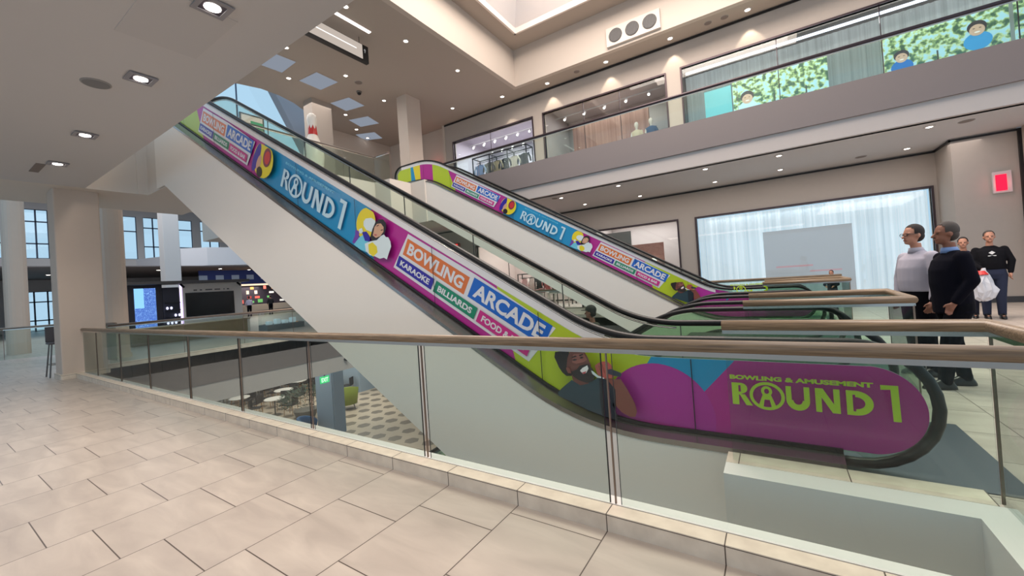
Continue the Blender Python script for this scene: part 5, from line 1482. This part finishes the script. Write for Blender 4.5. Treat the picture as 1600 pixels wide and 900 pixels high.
    # shoes
    for s, Lg in ((1, legs[0]), (-1, legs[1])):
        An = Vector(Lg[1]); bm = bmesh.new(); z = An.z-.09
        loft(bm, [(An.x+.05, An.y, z, .145, .048), (An.x+.05, An.y, z+.02, .145, .05), (An.x+.045, An.y, z+.045, .13, .047), (An.x+.01, An.y, z+.08, .075, .044), (An.x-.01, An.y, z+.12, .05, .045)])
        obj('shoe', bm, shoes, t, True)
    return t
STD_L = ((( .02, .10, .50), (-.01, .10, .09)), ((.02, -.10, .50), (-.01, -.10, .09)))
BLKC = mat('black_cloth', (12, 12, 18), .9, spec=.08, noise=.1, nscale=20)
SUIT = mat('suit_navy_black', (13, 14, 24), .9, spec=.08)
SHIRT = mat('grey_shirt', (172, 168, 180), .85, spec=.08, noise=.04, nscale=12)
HOOD = mat('hoodie_black', (22, 22, 26), .9, spec=.08)
NAVY = mat('navy_jacket', (30, 34, 62), .85, spec=.08)
HAIRD = mat('hair_dark', (34, 28, 28), .8)
HAIRG = mat('hair_greying', (62, 56, 54), .8)
LEATH = mat('shoe_leather', (20, 18, 20), .3)
FW = math.radians(200)
person('man in light grey dress shirt and dark trousers with glasses, facing left', (1.46, 6.75, 0), math.radians(205), SKIN, SHIRT, BLKC, HAIRD, LEATH,
       (((.02, .27, 1.15), (.06, .25, .90), (1, 0, 0)), ((.0, -.27, 1.15), (.05, -.25, .90), (1, 0, 0))), STD_L, build=1.12, glasses=True, scale=1.02, collar=SHIRT)
person('man in dark suit and blue shirt collar standing nearest, facing left', (1.60, 6.2, 0), math.radians(190), SKIN2, SUIT, mat('suit_trousers', (13, 14, 20), .9, spec=.08), HAIRG, LEATH,
       (((-.04, .25, 1.15), (.08, .20, .93), (1, 0, 0)), ((-.06, -.26, 1.14), (.06, -.24, .90), (1, 0, 0))), (((.10, .10, .50), (.16, .10, .09)), ((-.02, -.10, .50), (-.09, -.10, .09))), build=1.08, jacket=True, scale=1.0, collar=mat('blue_collar', (110, 140, 190), .7))
hooded = person('man in black hoodie and jeans carrying a white plastic bag', (3.84, 12.6, 0), math.radians(262), SKIN, HOOD, mat('dark_jeans', (30, 38, 62), .9), HAIRG, LEATH,
       (((.02, .27, 1.16), (.05, .24, .92), (1, 0, 0)), ((.04, -.26, 1.16), (.22, -.16, 1.02), (1, 0, 0))), STD_L, build=1.12, scale=1.04)
bm = bmesh.new(); bm.faces.new([bm.verts.new(p) for p in ((.162, -.045, 1.33), (.162, 0, 1.295), (.162, .045, 1.33), (.162, 0, 1.365))]); add_box(bm, .158, .162, -.055, .055, 1.262, 1.276)
obj('chest_logo', bm, mat('logo_white', (210, 212, 216), .6), hooded)
person('man in dark navy jacket beside the hooded man', (3.5, 12.75, 0), math.radians(255), SKIN, NAVY, mat('dark_jeans2', (24, 28, 48), .9), HAIRD, LEATH,
       (((.02, .26, 1.16), (.10, .18, .98), (1, 0, 0)), ((.02, -.26, 1.16), (.05, -.24, .92), (1, 0, 0))), STD_L, build=1.05, scale=.99)
person('person in dark cap riding down the escalator behind the near one', (-2.85, 7.02, -.86), math.radians(180), SKIN2, mat('olive_dark', (44, 46, 38), .9), BLKC, HAIRD, LEATH,
       (((.0, .25, 1.15), (.06, .22, .92), (1, 0, 0)), ((.0, -.25, 1.15), (.06, -.22, .92), (1, 0, 0))), STD_L, hat=mat('cap_dark', (30, 32, 30), .9))
person('small person in black standing beyond the farthest oak rail', (1.38, 14.6, 0), math.radians(250), SKIN, BLKC, MATS['dark_jeans2'], HAIRD, LEATH,
       (((.12, .24, 1.16), (.30, .14, 1.10), (1, 0, 0)), ((.12, -.24, 1.16), (.30, -.14, 1.10), (1, 0, 0))), STD_L, scale=.66)
for i, (x, y, c, l) in enumerate(((-38.8, 17.2, (190, 180, 200), 'tiny person in pale top at the checkered shop counter'), (-38.6, 18.9, (30, 30, 34), 'tiny person in black at the right of the checkered shop counter'))):
    person(l, (x, y, 0), PI, SKIN, mat('far_top_%d' % i, c, .9), BLKC, HAIRD, LEATH, (((.02, .26, 1.15), (.12, .2, .98), (1, 0, 0)), ((.02, -.26, 1.15), (.12, -.2, .98), (1, 0, 0))), STD_L)
# plastic bag in the hand of the hooded man
t = thing('plastic_bag', 'white plastic shopping bag with red mark held by the hooded man', 'bag', (3.60, 12.28, .42)); t.scale = (.8, .8, 1.2)
bm = bmesh.new(); n = 20; R = []
for (z, r) in ((0, .08), (.03, .17), (.15, .23), (.30, .22), (.42, .14), (.50, .05), (.545, .03)):
    R.append([bm.verts.new((r*(1+.22*math.sin(k*2.3+z*19))*math.cos(2*PI*k/n)+.05*math.sin(z*14), r*.6*(1+.2*math.cos(k*3.1+z*13))*math.sin(2*PI*k/n), z+.03*math.sin(k*1.7)*(1 if z < .4 else .2))) for k in range(n)])
for a, b in zip(R, R[1:]):
    for k in range(n): bm.faces.new([a[k], a[(k+1) % n], b[(k+1) % n], b[k]])
bm.faces.new(R[0][::-1]); bm.faces.new(R[-1]); obj('bag_body', bm, mat('bag_white', (196, 198, 206), .35, noise=.25, nscale=9), t)
bm = bmesh.new(); add_lathe(bm, [(.125, .44), (.06, .505), (.055, .50), (.12, .435)], n=14); obj('red_drawstring', bm, mat('bag_red', (200, 50, 50), .5), t)
# yellow strap
bm = bmesh.new(); add_tube(bm, [(0, 0, 0), (.10, 0, .62)], .028, 8); o = obj('yellow_tube', bm, mat('yellow_plastic', (226, 208, 40), .5)); o.location = (3.26, 12.02, .80); tag(o, 'yellow tube held upright by the man in navy', 'tube')
